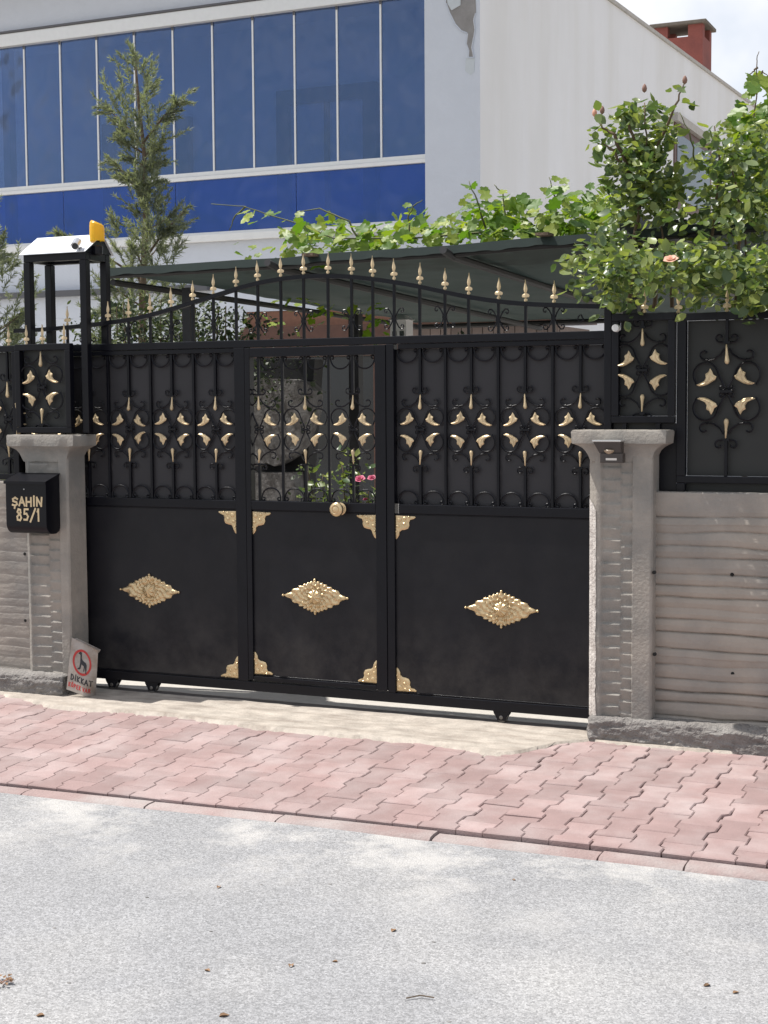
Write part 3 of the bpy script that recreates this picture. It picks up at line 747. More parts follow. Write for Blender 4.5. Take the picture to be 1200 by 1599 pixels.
for xx in (xa+.06, xb-.08): rod('foot', xx, 1.44, 1.492, fp, FY, .01)
b = MB()
gp = thing('gate_post', 'slim black steel guide post at the closing end of the sliding gate', 'post')
gx = PY(945,560,-.045).x
bar('post', gx, gx+.036, -.062, -.028, 1.440, 2.03, 'black_paint', gp)
b = MB(); b.lathe([(.001,-.0),(.016,0),(.018,.006),(.018,.030),(.016,.036),(.001,.036)], (PY(962,512,-.09).x, -.10, PY(962,512,-.09).z), 'y', 14); b.build('guide_roller', 'lantern_white', gp, smooth=False)
FX0 = PY(1057,600,FY).x
fence_panel('fence_panel', 'wide black fence panel with gold leaves on the board-marked wall under the rose bush', FX0, FX0+1.42, FY+.02, 1.215, 1.995, [PY(1135,640,FY+.02).x, PY(1135,640,FY+.02).x+.53, PY(1135,640,FY+.02).x+1.06], PY(1135,611,FY+.02).z, [PY(1060,480,FY+.02).x, PY(1136,480,FY+.02).x, PY(1136,480,FY+.02).x+.27, PY(1136,480,FY+.02).x+.53], post=.042, skirt=.04, sc=1.22, bars=[PY(1135,640,FY+.02).x+.265, PY(1135,640,FY+.02).x+.795])
b = MB(); b.box(rx1+.001, FX0-.001, FY+.012, FY+.028, 1.174, 1.49); b.build('side_plate', 'black_paint', bpy.data.objects['fence_panel.001'])
bar('support_leg', FX0+.001, FX0+.041, FY+.002, FY+.038, 1.174, 1.2145, 'black_paint', bpy.data.objects['fence_panel.001'])
bar('support_leg', FX0+1.378, FX0+1.418, FY+.002, FY+.038, 1.174, 1.2145, 'black_paint', bpy.data.objects['fence_panel.001'])
# left pillar panel
LFY = -.165
xa, xb = PY(27,600,LFY).x, PY(113,600,LFY).x
fl = fence_panel('fence_panel', 'small black fence panel with gold leaves standing on the mailbox pillar', xa, xb, LFY, PY(65,676,LFY).z, PY(65,537,LFY).z, [PY(65,600,LFY).x], PY(65,605,LFY).z, [PY(p,520,LFY).x for p in (41,66,100)], post=.034, sc=1.12)
wall_r = lx0-.01
fence_panel('fence_panel', 'wide black fence panel with gold leaves on the wall behind the mailbox', xa-1.40, xa-.006, LFY+.025, 1.18, PY(10,540,LFY+.03).z, [PY(14,640,LFY+.03).x, PY(14,640,LFY+.03).x-.53], PY(14,655,LFY+.03).z, [PY(14,520,LFY+.03).x, PY(14,520,LFY+.03).x-.27], post=.036, sc=1.2)

# ================================================================== LANTERN-LIKE STEEL BOX WITH TIN ROOF ON THE LEFT PILLAR
box = thing('steel_frame_box', 'open black steel frame box with sloping tin roof straddling the gate at the mailbox pillar', 'frame')
BYF, BYB = -.138, .06
z_cap = 1.45
zt = PY(85,395,BYF).z-.043
pxs = [(PY(37,450,BYF).x, PY(50,450,BYF).x, BYF), (PY(122,450,BYF).x, PY(134.5,450,BYF).x, BYF)]
dep = .19
wpost = .042
fx0, fx1 = pxs[0][0], pxs[1][1]
for x_ in (fx0, fx1-wpost):
    for y_ in (BYF, BYF+dep):
        bar('post', x_, x_+wpost, y_, y_+wpost, z_cap-.01 if y_ == BYF else .004, zt, 'black_paint', box)
for y_ in (BYF, BYF+dep): bar('rail', fx0+.001, fx1-.001, y_+.001, y_+wpost-.001, zt+.001, zt+.042, 'black_paint', box)
for x_ in (fx0, fx1-wpost): bar('rail', x_+.001, x_+wpost-.001, BYF+wpost+.001, BYF+dep-.001, zt+.001, zt+.042, 'black_paint', box)
zr = zt+.043
yr0, yr1 = BYF-.02, BYF+dep+wpost+.02
b = MB(); ym = lerp(yr0, yr1, .62); zp = PY(100,369,ym).z
prof = [(yr0, zr), (ym, zp), (yr1, zr)]
b.loops([[(x, y, z) for y, z in prof]+[(x, y, z-.004) for y, z in reversed(prof)] for x in (fx0-.012, fx1+.012)])
rf = b.build('tin_roof', 'tin_white', box)
b = MB(); b.loops([[(x, yr0+.012, zr-.001), (x, ym, zp-.008), (x, yr1-.012, zr-.001)] for x in (fx1-.004, fx1+.002)]); b.build('gable_plate', 'black_paint', box)
# security camera on the roof
cam_t = thing('security_camera', 'small silver bullet security camera on the tin roof', 'camera')
cp = PY(119,381,BYF-.03); d = Vector((.35,-.75,-.35)).normalized()
c0 = cp-d*.035; c1 = cp+d*.035
b = MB(); b.tube([c0, c0+d*.006, c1], .021, 16); autosmooth(b.build('housing', 'silver', cam_t), 40)
b = MB(); b.tube([c1-d*.002, c1+d*.003], .0165, 16); b.build('lens', 'dark_glass', cam_t)
b = MB()
ups = Vector((0,0,1)); sd_ = d.cross(ups).normalized(); up2 = sd_.cross(d)
b.loops([[c+sd_*(.0245*math.cos(a))+up2*(.0245*math.sin(a)) for a in [math.pi*k/8 for k in range(9)]]+[c+sd_*(.0225*math.cos(a))+up2*(.0225*math.sin(a)) for a in [math.pi*k/8 for k in range(8,-1,-1)]] for c in (c0-d*.005, c1+d*.014)])
b.build('sun_shield', 'silver', cam_t)
b = MB(); b.tube([cp-d*.01, cp-d*.01+Vector((0,.03,-.03)), Vector((cp.x, cp.y+.045, cp.z-.012))], .006, 8); b.build('bracket', 'alu_dark', cam_t)
# amber flasher
fl_ = thing('warning_flasher', 'broken amber warning light on the black steel frame box', 'light')
fp0 = PY(152,385,BYF+dep*.5)
b = MB(); b.lathe([(.024,-.045),(.030,-.04),(.032,.0),(.026,.004)], (fp0.x, fp0.y, fp0.z), 'z', 14); b.build('lamp_base', 'black_paint', fl_)
b = MB(); ring = []; n = 18
zb0 = PY(152,376,fp0.y).z; zt0 = PY(152,347,fp0.y).z
for k, (f, r) in enumerate(((0,.040),(.35,.041),(.7,.040),(.9,.038),(1,.030))):
    ring.append([(fp0.x+r*math.cos(2*math.pi*j/n), fp0.y+r*math.sin(2*math.pi*j/n), lerp(zb0, zt0, f)+(.012*noise.noise(Vector((j*1.3,0,0)))*(1-f) if f < .5 else .012*math.cos(2*math.pi*j/n+2.6)*f)) for j in range(n)])
b.loops(ring, cap=False); b.add([p for p in ring[-1]], [tuple(range(n))]); b.build('amber_cover', 'amber', fl_)

# ================================================================== MAILBOX
STROKE = {'S':[[(.9,.85),(.55,1),(.15,.82),(.2,.58),(.75,.45),(.85,.2),(.5,.02),(.1,.12)]], 'A':[[(.05,0),(.5,1),(.95,0)],[(.22,.36),(.8,.36)]], 'H':[[(.12,0),(.12,1)],[(.88,0),(.88,1)],[(.12,.5),(.88,.5)]],
 'I':[[(.5,0),(.5,.86)]], 'N':[[(.1,0),(.12,1),(.82,0),(.92,1)]], '8':[[(.5,.55),(.2,.75),(.35,1),(.7,.95),(.75,.7),(.5,.55),(.15,.32),(.2,.04),(.65,0),(.85,.22),(.72,.45),(.5,.55)]],
 'B':[[(.2,0),(.2,1),(.65,.95),(.75,.75),(.55,.55),(.2,.53)],[(.55,.55),(.82,.3),(.7,.03),(.2,0)]],
 '5':[[(.85,1),(.25,1),(.2,.58),(.6,.6),(.85,.35),(.65,.04),(.15,.05)]], '/':[[(.05,-.12),(.95,1.05)]], '1':[[(.25,.78),(.6,1),(.62,-.05)]],
 'D':[[(.15,0),(.15,1),(.55,.95),(.85,.65),(.85,.35),(.55,.05),(.15,0)]], 'K':[[(.15,0),(.15,1)],[(.85,1),(.18,.48),(.88,0)]], 'T':[[(.5,0),(.5,1)],[(.05,1),(.95,1)]],
 'O':[[(.5,0),(.15,.25),(.15,.75),(.5,1),(.85,.75),(.85,.25),(.5,0)]], 'P':[[(.15,0),(.15,1),(.65,.97),(.82,.75),(.65,.5),(.15,.48)]], 'E':[[(.85,0),(.15,0),(.15,1),(.85,1)],[(.15,.52),(.7,.52)]],
 'V':[[(.05,1),(.5,0),(.95,1)]], 'R':[[(.15,0),(.15,1),(.65,.97),(.8,.75),(.62,.52),(.15,.5)],[(.5,.5),(.88,0)]]}
def ribbon(b, pts, w, fn, off):
    """flat painted stroke of width w in (u,v) mapped to the surface fn(u,v,off)"""
    for (x0_, y0_), (x1_, y1_) in zip(pts, pts[1:]):
        dx, dy = x1_-x0_, y1_-y0_; l = math.hypot(dx, dy) or 1; tx, ty = dx/l*w*.45, dy/l*w*.45; nx, ny = -dy/l*w/2, dx/l*w/2
        k = max(1, int(l/.02)); A_ = []; B_ = []
        for i in range(k+1):
            cx, cy = lerp(x0_-tx, x1_+tx, i/k), lerp(y0_-ty, y1_+ty, i/k); A_.append(fn(cx+nx, cy+ny, off)); B_.append(fn(cx-nx, cy-ny, off))
        b.add(A_+B_, [(i, i+1, k+1+i+1, k+1+i) for i in range(k)])
        off += .00004
def write(b, text, u0, v0, cw, ch, gap, sw, fn, off, jit=0, seed=1):
    r = random.Random(seed); u = u0
    for ch_ in text:
        base = {'Ş':'S','İ':'I','Ö':'O'}.get(ch_, ch_); ww = cw*(.45 if base in 'I1' else 1)
        if ch_ == ' ': u += cw*.6; continue
        jz = r.uniform(-jit, jit)
        for st in STROKE[base]:
            ribbon(b, [(u+(x if base not in 'I' else .5)*ww, v0+jz+y*ch) for x, y in st], sw, fn, off); off += .00003
        if ch_ == 'İ': ribbon(b, [(u+ww*.5, v0+jz+ch*1.08), (u+ww*.55, v0+jz+ch*1.16)], sw, fn, off)
        if ch_ == 'Ö':
            for dd in (.3, .7): ribbon(b, [(u+ww*dd, v0+ch*1.18), (u+ww*dd, v0+ch*1.22)], sw, fn, off)
        if ch_ == 'Ş': ribbon(b, [(u+ww*.5, v0+jz), (u+ww*.42, v0+jz-ch*.28)], sw, fn, off)
        u += ww+gap
mb = thing('mailbox', 'black metal mailbox with gold hand-painted lettering on the concrete pillar', 'mailbox')
MYB, MYF = LPF-.004, LPF-.125
mx0, mx1 = PY(9.5,790,MYF).x, PY(72,790,MYF).x
mzt, mzb = PY(72,753,MYF).z, PY(40,834,MYF).z
b = MB(); prof = [(MYB, mzb+.03), (MYB, mzt+.035), (MYF+.001, mzt)]
prof += [(MYF, lerp(mzt, mzb+.055, .5)), (MYF, mzb+.055)]
for k in range(1, 9):
    a = math.pi/2*k/8; prof.append((MYF+.055*(1-math.cos(a)), mzb+.055-.055*math.sin(a)))
prof.append((MYB-.035, mzb)); prof.append((MYB-.008, mzb+.012))
b.loops([[(x, y, z) for y, z in prof] for x in (mx0, mx1)]); autosmooth(b.build('mailbox_body', 'black_paint', mb), 35)
b = MB(); sl = math.atan2(.035, MYB-MYF)
b.loops([[(x, MYF-.010, mzt-.012), (x, MYF-.010, mzt+.003), (x, MYB, mzt+.043), (x, MYB, mzt+.0365), (x, MYF-.006, mzt-.002), (x, MYF-.006, mzt-.012)] for x in (mx0-.006, mx1+.006)]); b.build('lid', 'black_paint', mb)
b = MB(); mfn = lambda u, v, o: (mx0+u, MYF-.0012-o, mzb+v)
mw_ = mx1-mx0; mh = mzt-mzb
write(b, 'ŞAHİN', mw_*.155, mh*.545, mw_*.15, mh*.155, mw_*.022, .0108, mfn, .0, .004, 3)
write(b, '85/1', mw_*.26, mh*.26, mw_*.14, mh*.21, mw_*.03, .0108, mfn, .0, .004, 5)
b.build('lettering', 'gold_flat', mb, fix=False)
b = MB(); b.lathe([(.0005,-.004),(.003,-.003),(.0035,0)], ((mx0+mx1)/2-.01, MYF, mzt-.04), 'y', 10); b.build('rivet', 'silver', mb)

# ================================================================== DOG WARNING SIGN
sg = thing('dog_sign', 'bent white dog warning sign with red ring leaning against the concrete pillar', 'sign')
b0 = Vector((-2.418, -.268, .045)); bx = Vector((.20, 0, 0))
SW_, SH_ = .215, .345
t0 = PY(111,996,-.238); 
def sfn(u, v, off):
    # u across (0..SW_), v up (0..SH_)
    base = Vector((lerp(-2.412, t0.x, v/SH_), lerp(-.285, -.232, v/SH_), lerp(.05, t0.z, v/SH_)))
    f = u/SW_
    a = max(0, f-.62)/.38                        # right-hand part curls back at the bottom
    curl = a*(1-v/SH_*.75)
    dx = u*(.74+.03*v/SH_)-.16*SW_*curl**2*1.2
    dy = .10*curl**1.6+.012*math.sin(f*3)
    dz = -.26*u*(.9+.2*v/SH_)
    n_ = Vector((-.0, -1, .15)).normalized()
    if curl > 0: n_ = Vector((.35*curl*2, -1, .1)).normalized()
    return tuple(base+Vector((dx, dy, dz))+n_*off)
b = MB(); b.grid(lambda u, v: sfn(u*SW_, v*SH_, 0), 22, 22)
b.grid(lambda u, v: sfn(u*SW_, v*SH_, -.0025), 22, 22, 1)
o = b.build('plate', ['sign_white', 'sign_back'], sg, smooth=True, fix=False)
b = MB(); n = 40; ru, rv, cu, cv = .074, .086, .098, .212
def ringp(k, s): a = 2*math.pi*k/n; return sfn(cu+ru*s*math.cos(a), cv+rv*s*math.sin(a), .0012)
b.add([ringp(k, 1) for k in range(n)]+[ringp(k, .82) for k in range(n)], [(k, (k+1) % n, n+(k+1) % n, n+k) for k in range(n)]); b.build('red_ring', 'sign_red', sg, fix=False)
b = MB(); dog = [(.068,.272),(.078,.280),(.088,.275),(.090,.240),(.100,.228),(.128,.220),(.137,.208),(.139,.165),(.144,.147),(.134,.149),(.131,.168),(.122,.190),(.120,.160),(.114,.156),(.115,.192),(.094,.200),(.090,.170),(.082,.160),(.066,.158),(.066,.164),(.078,.172),(.082,.205),(.080,.235),(.078,.258),(.062,.262)]
me_pts = [sfn(u, v, .0014) for u, v in dog]; b.add(me_pts, [tuple(range(len(dog)))]); b.build('dog_figure', 'sign_black', sg, fix=False)
b = MB(); write(b, 'DİKKAT', .022, .076, .025, .034, .0065, .0075, sfn, .0012); b.build('black_lettering', 'sign_black', sg, fix=False)
b = MB(); write(b, 'KÖPEK VAR', .012, .028, .0155, .026, .005, .0055, sfn, .0012); b.build('red_lettering', 'sign_red', sg, fix=False)
# folded top lip
b = MB(); p0, p1 = Vector(sfn(.02, SH_, 0)), Vector(sfn(SW_, SH_, 0))
b.loops([[p0+Vector((0,0,0)), p0+Vector((0,.02,.002)), p0+Vector((0,.02,-.004))], [p1+Vector((0,-.012,.004)), p1+Vector((.004,.02,.0)), p1+Vector((0,.0,-.016))]]); b.build('folded_edge', 'sign_white', sg)

# ================================================================== SOLAR LAMP ON THE RIGHT PILLAR
lm = thing('solar_lamp', 'small dark brown solar wall lamp under the pillar cap', 'lamp')
ly = RPF-.115
lxa, lxb = PY(925,688,ly).x, PY(970,688,ly).x; lz = PY(948,690,ly).z
b = MB(); b.box(lxa, lxb, ly, ly+.07, lz, lz+.008); b.build('solar_lid', 'silver', lm, bevel=.002)
b = MB(); zz = PY(950,708,ly).z; cxl = (lxa+lxb)/2+.008
b.loops([[(lxa+.004,ly+.004,lz-.0005),(lxb-.004,ly+.004,lz-.0005),(lxb-.004,ly+.066,lz-.0005),(lxa+.004,ly+.066,lz-.0005)], [(lxa+.03,ly+.02,zz),(lxb-.004,ly+.02,zz),(lxb-.004,ly+.066,zz),(lxa+.03,ly+.066,zz)]]); b.build('lamp_body', 'lamp_brown', lm)
b = MB(); b.lathe([(.004,-.02),(.016,-.012),(.026,.0),(.026,.006)], (cxl, ly+.026, zz+.010), 'z', 14); b.build('lamp_lens', 'lamp_lens', lm, smooth=True)
zb_ = PY(950,723,ly).z
b = MB(); b.box(lxa+.034, lxb+.006, ly+.012, ly+.06, zb_, zz-.0005); b.build('lamp_box', 'lamp_brown', lm, bevel=.003)
b = MB(); b.box(lxa+.062, lxb-.022, ly+.0105, ly+.0125, zb_+.012, zb_+.022); b.build('lamp_label', 'lamp_label', lm)
b = MB(); b.box(cxl-.012, cxl+.012, ly+.0605, RPF+.016, zb_+.01, zz-.01); b.build('mount', 'lamp_brown', lm)

# ================================================================== HOUSE
YH = 8.0
hs = thing('house', 'white plastered house with blue glazed balcony and peeling corner behind the gate', 'house')
XC = PY(750,300,YH).x; XWR = PY(664,200,YH).x
HT = 6.69; YB = 25.0; HTB = HT+.037*(YB-YH)
ZS0, ZS1 = 3.50, 5.88
XL = -12.5
# side wall (closed slab with sloping top) and front walls
b = MB(); b.add([(XC,YH+.012,0),(XC,YB,0),(XC,YB,HTB),(XC,YH+.012,HT),(XC-.25,YH+.012,0),(XC-.25,YB,0),(XC-.25,YB,HTB),(XC-.25,YH+.012,HT)], [(0,1,2,3),(7,6,5,4),(0,4,5,1),(3,2,6,7),(1,5,6,2),(0,3,7,4)])
b.build('side_wall', 'plaster_smooth', hs)
b = MB(); b.box(XWR, XC, YH, YH+.011, 0, HT); b.box(XWR, XC-.251, YH+.0115, YH+.3, 0, HT); b.build('corner_wall', 'plaster', hs)
b = MB(); b.box(XL, XWR-.001, YH, YH+.2, 6.056, HT); b.build('upper_wall', 'plaster', hs)
b = MB(); b.box(XL, XC+.05, YH-.6, YH+.25, HT+.055, HT+.2); b.build('shade_overhang', 'coping', hs)  # unseen slab added to keep direct sun off the front wall
b = MB(); b.box(XL, XWR-.001, YH+.012, YH+.2, 2.62, 3.42); b.build('parapet_wall', 'plaster', hs)
b = MB(); b.box(XL, XC-.26, YH+.21, YB, 6.45, 6.60); b.build('roof', 'coping', hs)
# coping strip along the side wall's top
b = MB(); b.add([(XC+.03,YH,HT),(XC-.28,YH,HT),(XC-.28,YH,HT+.05),(XC+.03,YH,HT+.05),(XC+.03,YB,HTB),(XC-.28,YB,HTB),(XC-.28,YB,HTB+.05),(XC+.03,YB,HTB+.05)], [(0,1,2,3),(4,5,6,7),(0,4,7,3),(1,5,6,2),(3,7,6,2),(0,4,5,1)])
b.build('coping', 'coping', hs)
# peeled plaster on the corner: flake edge proud of grey undercoat
peel = [(700,-40),(742,-40),(744,20),(741,30),(743,45),(741,58),(738,75),(741,90),(731,90),(732,78),(728,68),(730,52),(720,48),(711,38),(703,22),(697,5)]
pp = [PY(a, c, YH) for a, c in peel]
b = MB(); b.add([(p.x, YH-.004, p.z) for p in pp], [tuple(range(len(pp)))]); b.build('peeled_patch', 'render_grey', hs, fix=False)
cx_ = sum(p.x for p in pp)/len(pp); b = MB()
for (p0_, p1_) in zip(pp[2:], pp[3:]):
    t_ = (p1_-p0_); n_ = Vector((-t_.z, 0, t_.x)).normalized()*(-.016+.006*random.random())
    b.add([(p0_.x,YH-.013,p0_.z),(p1_.x,YH-.013,p1_.z),(p1_.x+n_.x,YH-.001,p1_.z+n_.z),(p0_.x+n_.x,YH-.001,p0_.z+n_.z),(p0_.x,YH-.001,p0_.z),(p1_.x,YH-.001,p1_.z)], [(0,1,2,3),(0,4,5,1)])
b.build('flake_rim', 'plaster', hs, fix=False)
po = [(694,-40),(720,-40),(720,8),(706,16),(700,6)]
pp = [PY(a, c, YH) for a, c in po]; b = MB(); b.loops([[(p.x, y, p.z) for p in pp] for y in (YH-.002,YH-.012)]); b.build('loose_plaster', 'plaster_old', hs)
po = [(728,90),(742,90),(741,112),(735,117),(727,110)]
pp = [PY(a, c, YH) for a, c in po]; b = MB(); b.add([(p.x, YH-.003, p.z) for p in pp], [tuple(range(len(pp)))]); b.build('old_coat_patch', 'plaster_old', hs, fix=False)
# glazing
MUL = [-3.748-.5213*k for k in range(17)]
GY = YH+.05
def hbar(name, z0, z1, y0, y1, m='alu'): b = MB(); b.box(XL, XWR-.002, y0, y1, z0, z1); return b.build(name, m, hs, bevel=.006)
hbar('window_head', 5.88, 6.029, YH-.03, YH+.09); hbar('window_head_trim', 6.030, 6.055, YH-.05, YH-.001, 'alu_dark')
hbar('window_rail', 4.13, 4.172, YH+.01, YH+.09); hbar('window_rail', 4.173, 4.222, YH+.03, YH+.08)
hbar('window_sill', 3.421, 3.502, YH-.07, YH+.10)
b = MB(); b.box(XL, XWR-.002, YH-.03, YH+.1, 3.503, 3.53); b.build('window_sill_trim', 'alu', hs)
for k in range(len(MUL)-1):
    x1_, x0_ = MUL[k]-.001, MUL[k+1]
    p = MB(); p.box(x0_+.011, x1_-.011, GY, GY+.006, 4.224, 5.879); pane = p.build('pane', 'glass_blue', hs); po_ = Vector(((x0_+x1_)/2, GY, 5.05)); tl = random.Random(k+40); pane.matrix_world = Matrix.Translation(po_) @ Matrix.Rotation(tl.gauss(0,.004), 4, 'Z') @ Matrix.Rotation(tl.gauss(0,.003), 4, 'X') @ Matrix.Translation(-po_)
    p = MB(); p.box(x0_-.010, x0_+.010, GY-.012, GY+.018, 4.223, 5.8785); p.build('mullion', 'alu', hs)
    p = MB(); p.box(x0_-.013, x0_+.013, GY-.016, GY-.0125, 5.84, 5.879); p.build('mullion_clip', 'alu_dark', hs)
LW = MUL[::3]
for xa_, xb_ in zip(LW[1:], LW[:-1]):
    p = MB(); p.box(xa_+.004, xb_-.004, GY, GY+.006, 3.531, 4.129); p.build('lower_pane', 'glass_deep', hs)
p = MB(); p.box(-9.32, -9.22, GY+.02, GY+.14, 3.531, 5.879); p.build('corner_post', 'alu_dark', hs)
# balcony room behind the glass
b = MB(); b.box(XL, XC-.26, YH+1.2, YH+1.3, 2.7, 6.4); b.build('balcony_back_wall', 'interior', hs)
b = MB(); b.box(XL, XC-.26, YH+.21, YH+1.19, 3.30, 3.41); b.build('balcony_floor', 'interior', hs)
b = MB(); b.box(XL, XC-.26, YH+.10, YH+1.19, 6.06, 6.2); b.build('balcony_ceiling', 'interior', hs)
for a0, a1, c0_, c1_ in ((437,592,122,330),(165,300,175,380)):
    A0, A1 = PY(a0,230,YH+1.18), PY(a1,200,YH+1.18); zt_, zb2 = PY((a0+a1)/2,c0_+14,YH+1.18).z, 3.42
    w_ = .17; b = MB()
    b.box(A0.x, A1.x, YH+1.10, YH+1.199, zt_-w_, zt_); b.box(A0.x, A0.x+w_, YH+1.10, YH+1.199, zb2, zt_-w_-.001); b.box(A1.x-w_, A1.x, YH+1.10, YH+1.199, zb2, zt_-w_-.001)
    b.box((A0.x+A1.x)/2-.03, (A0.x+A1.x)/2+.03, YH+1.12, YH+1.199, zb2, zt_-w_-.001)
    b.build('inner_window_frame', 'brown_frame', hs)
    b = MB(); b.box(A0.x+w_+.001, A1.x-w_-.001, YH+1.16, YH+1.165, zb2, zt_-w_-.002); b.build('inner_window_glass', 'plaster', hs)
# ground floor
b = MB(); b.box(-5.95, XWR-.001, YH+.02, YH+.2, 2.44, 2.56); b.box(-5.95, XWR-.001, YH+.03, YH+.2, 2.5605, 2.619); b.build('eave_band', 'terracotta', hs)
b = MB(); b.box(-5.95, XWR-.001, YH-.12, YH+.2, 2.10, 2.439); b.build('brown_lintel', 'brown_wood', hs)
b = MB(); b.box(XL, -5.951, YH+.012, YH+.2, 2.10, 2.619); b.build('lower_wall', 'plaster', hs)
zl_ = PY(90,457,YH).z; b = MB(); b.box(XL, -6.4, YH-.08, YH+.011, zl_-.05, zl_+.02); b.build('ledge', 'alu_dark', hs)
for k in range(9):
    x1_ = -4.36-.95*k; p = MB(); p.box(x1_-.90, x1_, YH+.05, YH+.06, .1, 2.099); p.build('ground_floor_glazing', 'dark_glass', hs)
    p = MB(); p.box(x1_-.949, x1_-.901, YH+.03, YH+.1, .0, 2.099); p.build('ground_floor_mullion', 'alu_dark', hs)
p = MB(); p.box(-4.36, -4.16, YH-.02, YH+.1, 0, 2.099); p.build('door_post', 'brown_wood', hs, bevel=.01)
p = MB(); p.box(-4.159, XWR-.001, YH, YH+.1, 0, 2.099); p.build('ground_wall', 'plaster_smooth', hs)
# small recessed window on the side wall
sw0, sw1 = PX(1050,190,XC).y, PX(1112,240,XC).y
p = MB(); p.box(XC+.002, XC+.09, sw0, sw1, 5.90, 6.02); p.build('side_window_lintel', 'coping', hs)
p = MB(); p.box(XC+.001, XC+.02, sw0+.1, sw1-.1, 4.6, 5.89); p.build('side_window_frame', 'brown_wood', hs)
p = MB(); p.box(XC+.021, XC+.028, sw0+.25, sw1-.25, 4.75, 5.75); p.build('side_window_pane', 'dark_glass', hs)
# chimney
CY = 19.78; cx1, cx0 = -3.40, PY(1022,60,CY).x; czt = PY(1098,35.5,CY).z; cdp = .72
ch = MB(); zop = PY(1060,58,CY).z; oy0, oy1 = PY(1043,50,CY).x, PY(1075,50,CY).x
ch.box(cx0, cx1, CY, CY+cdp, 6.4, zop)
for xa_, xb_ in ((cx0, oy0), (oy1, cx1)):
    ch.box(xa_, xb_, CY, CY+.16, zop+.0005, czt); ch.box(xa_, xb_, CY+cdp-.16, CY+cdp, zop+.0005, czt)
chim = ch.build('chimney', 'chimney_red', hs)
b = MB(); zc_ = czt; b.box(cx0-.07, cx1+.07, CY-.07, CY+cdp+.07, zc_+.001, zc_+.06); b.build('chimney_cap', 'chimney_cap', chim, bevel=.01)

# ================================================================== SHADE CANOPY
cn = thing('shade_canopy', 'dark green shade net canopy on black poles behind the gate', 'canopy')
CFX = [(-2.805, 2.4), (-2.321, 2.402), (-1.887, 2.409), (-1.54, 2.408), (-1.337, 2.42), (-0.906, 2.425), (-0.542, 2.428), (-0.152, 2.444), (0.272, 2.451), (1.9, 2.505)]
def can(u, v):
    x = lerp(-2.80, 1.9, u); zf = interp(CFX, x); y = lerp(.7, 5.5, v)
    zb_ = lerp(2.29, 2.31, u)
    z = lerp(zf, zb_, v)-.05*math.sin(math.pi*u*3)**2*math.sin(math.pi*v)*.8+.02*noise.noise(Vector((x*1.3, y*1.3, 0)))+.008*noise.noise(Vector((x*6, y*4, 3)))
    return (x, y, z)
b = MB(); b.grid(can, 90, 60); b.build('net', 'net', cn, smooth=True, fix=False)
b = MB(); b.grid(lambda u, v: (lerp(-2.80, 1.9, u), .695-.006*v, interp(CFX, lerp(-2.80, 1.9, u))+.012-(.045+.012*noise.noise(Vector((u*40,0,0))))*v), 120, 3); b.build('net_hem', 'net_edge', cn, smooth=True, fix=False)
b = MB(); b.tube([(x, .73, z-.03) for x, z in CFX], .020, 8); b.build('front_pole', 'pole', cn)
b = MB(); b.tube([(-2.76, .74, 2.33), (-2.76, 5.5, 2.26)], .020, 8); b.build('side_pole', 'pole', cn)
b = MB(); b.tube([(-2.80, 5.48, 2.26), (1.9, 5.48, 2.28)], .022, 8); b.build('back_pole', 'pole', cn)
for x in (-1.62, -.55, .45, 1.4):
    b = MB(); b.tube([(x, .60, interp(CFX, x)-.02), (x, .74, interp(CFX, x)-.045), (x, 5.48, 2.22)], .022, 8); b.build('rafter', 'pole', cn)
pq = PY(295,500,1.0); b = MB(); b.box(pq.x-.028, pq.x+.028, .97, 1.03, 0, 2.30); b.build('post', 'pole', cn)
pq = PY(556,560,3.2); b = MB(); b.box(pq.x-.04, pq.x+.04, 3.16, 3.24, 0, 2.25); b.build('post', 'pole', cn)
for px_, py_ in ((485,398),(850,366)):
    pq = PY(px_, py_, .66); b = MB(); b.box(pq.x-.035, pq.x+.035, .62, .72, pq.z-.007, pq.z+.008); o = b.build('wooden_batten', 'bark', cn)
# dark pergola beam ends inside the rose bush
pg = thing('pergola_frame', 'dark timber pergola beams half hidden in the rose bush', 'pergola')
for (a0, a1, c0_, c1_, yy) in ((968,1000,340,386,.95),(1034,1072,344,372,.95)):
    A0, A1 = PY(a0,c0_,yy), PY(a1,c1_,yy); b = MB(); b.box(A0.x, A1.x, yy, yy+1.6, A1.z, A0.z); b.build('beam', 'pole', pg)
b = MB(); A0 = PY(985,386,1.0); b.box(A0.x-.04, A0.x+.04, 1.0, 1.08, 0, A0.z); b.build('post', 'pole', pg)

# ================================================================== PLANTS
def leaf_frame(d, up, rnd):
    d = d.normalized(); s = d.cross(up)
    if s.length < 1e-3: s = d.orthogonal()
    s.normalize(); n = s.cross(d); a = rnd.uniform(-.7, .7); s2 = s*math.cos(a)+n*math.sin(a); return d, s2, s2.cross(d)
def rose_leaf_pts(L, W, fold=.22):
    vs = [(0,0,0),(.5*L,0,-fold*W*.6),(L,0,.08*L)]
    for s in (1,-1): vs += [(.22*L,s*W*.40,.02*L+fold*W*.4),(.52*L,s*W*.5,.02*L+fold*W*.4),(.82*L,s*W*.27,.05*L)]
    fs = [(0,3,4,1),(1,4,5,2),(0,1,7,6),(1,2,8,7)]
    return vs, fs
def vine_leaf_pts(L):
    out = [(0,0),(-.12,.22),(.02,.46),(.22,.40),(.30,.56),(.52,.50),(.56,.30),(.76,.30),(.98,0),(.76,-.30),(.56,-.30),(.52,-.50),(.30,-.56),(.22,-.40),(.02,-.46),(-.12,-.22)]
    vs = [(.32*L,0,-.07*L)]+[(x*L, y*L, .10*L*(x*x+y*y)*(-1 if abs(y) > .45 else .6)) for x, y in out]; n = len(out)
    return vs, [(0, 1+i, 1+(i+1) % n) for i in range(n)]
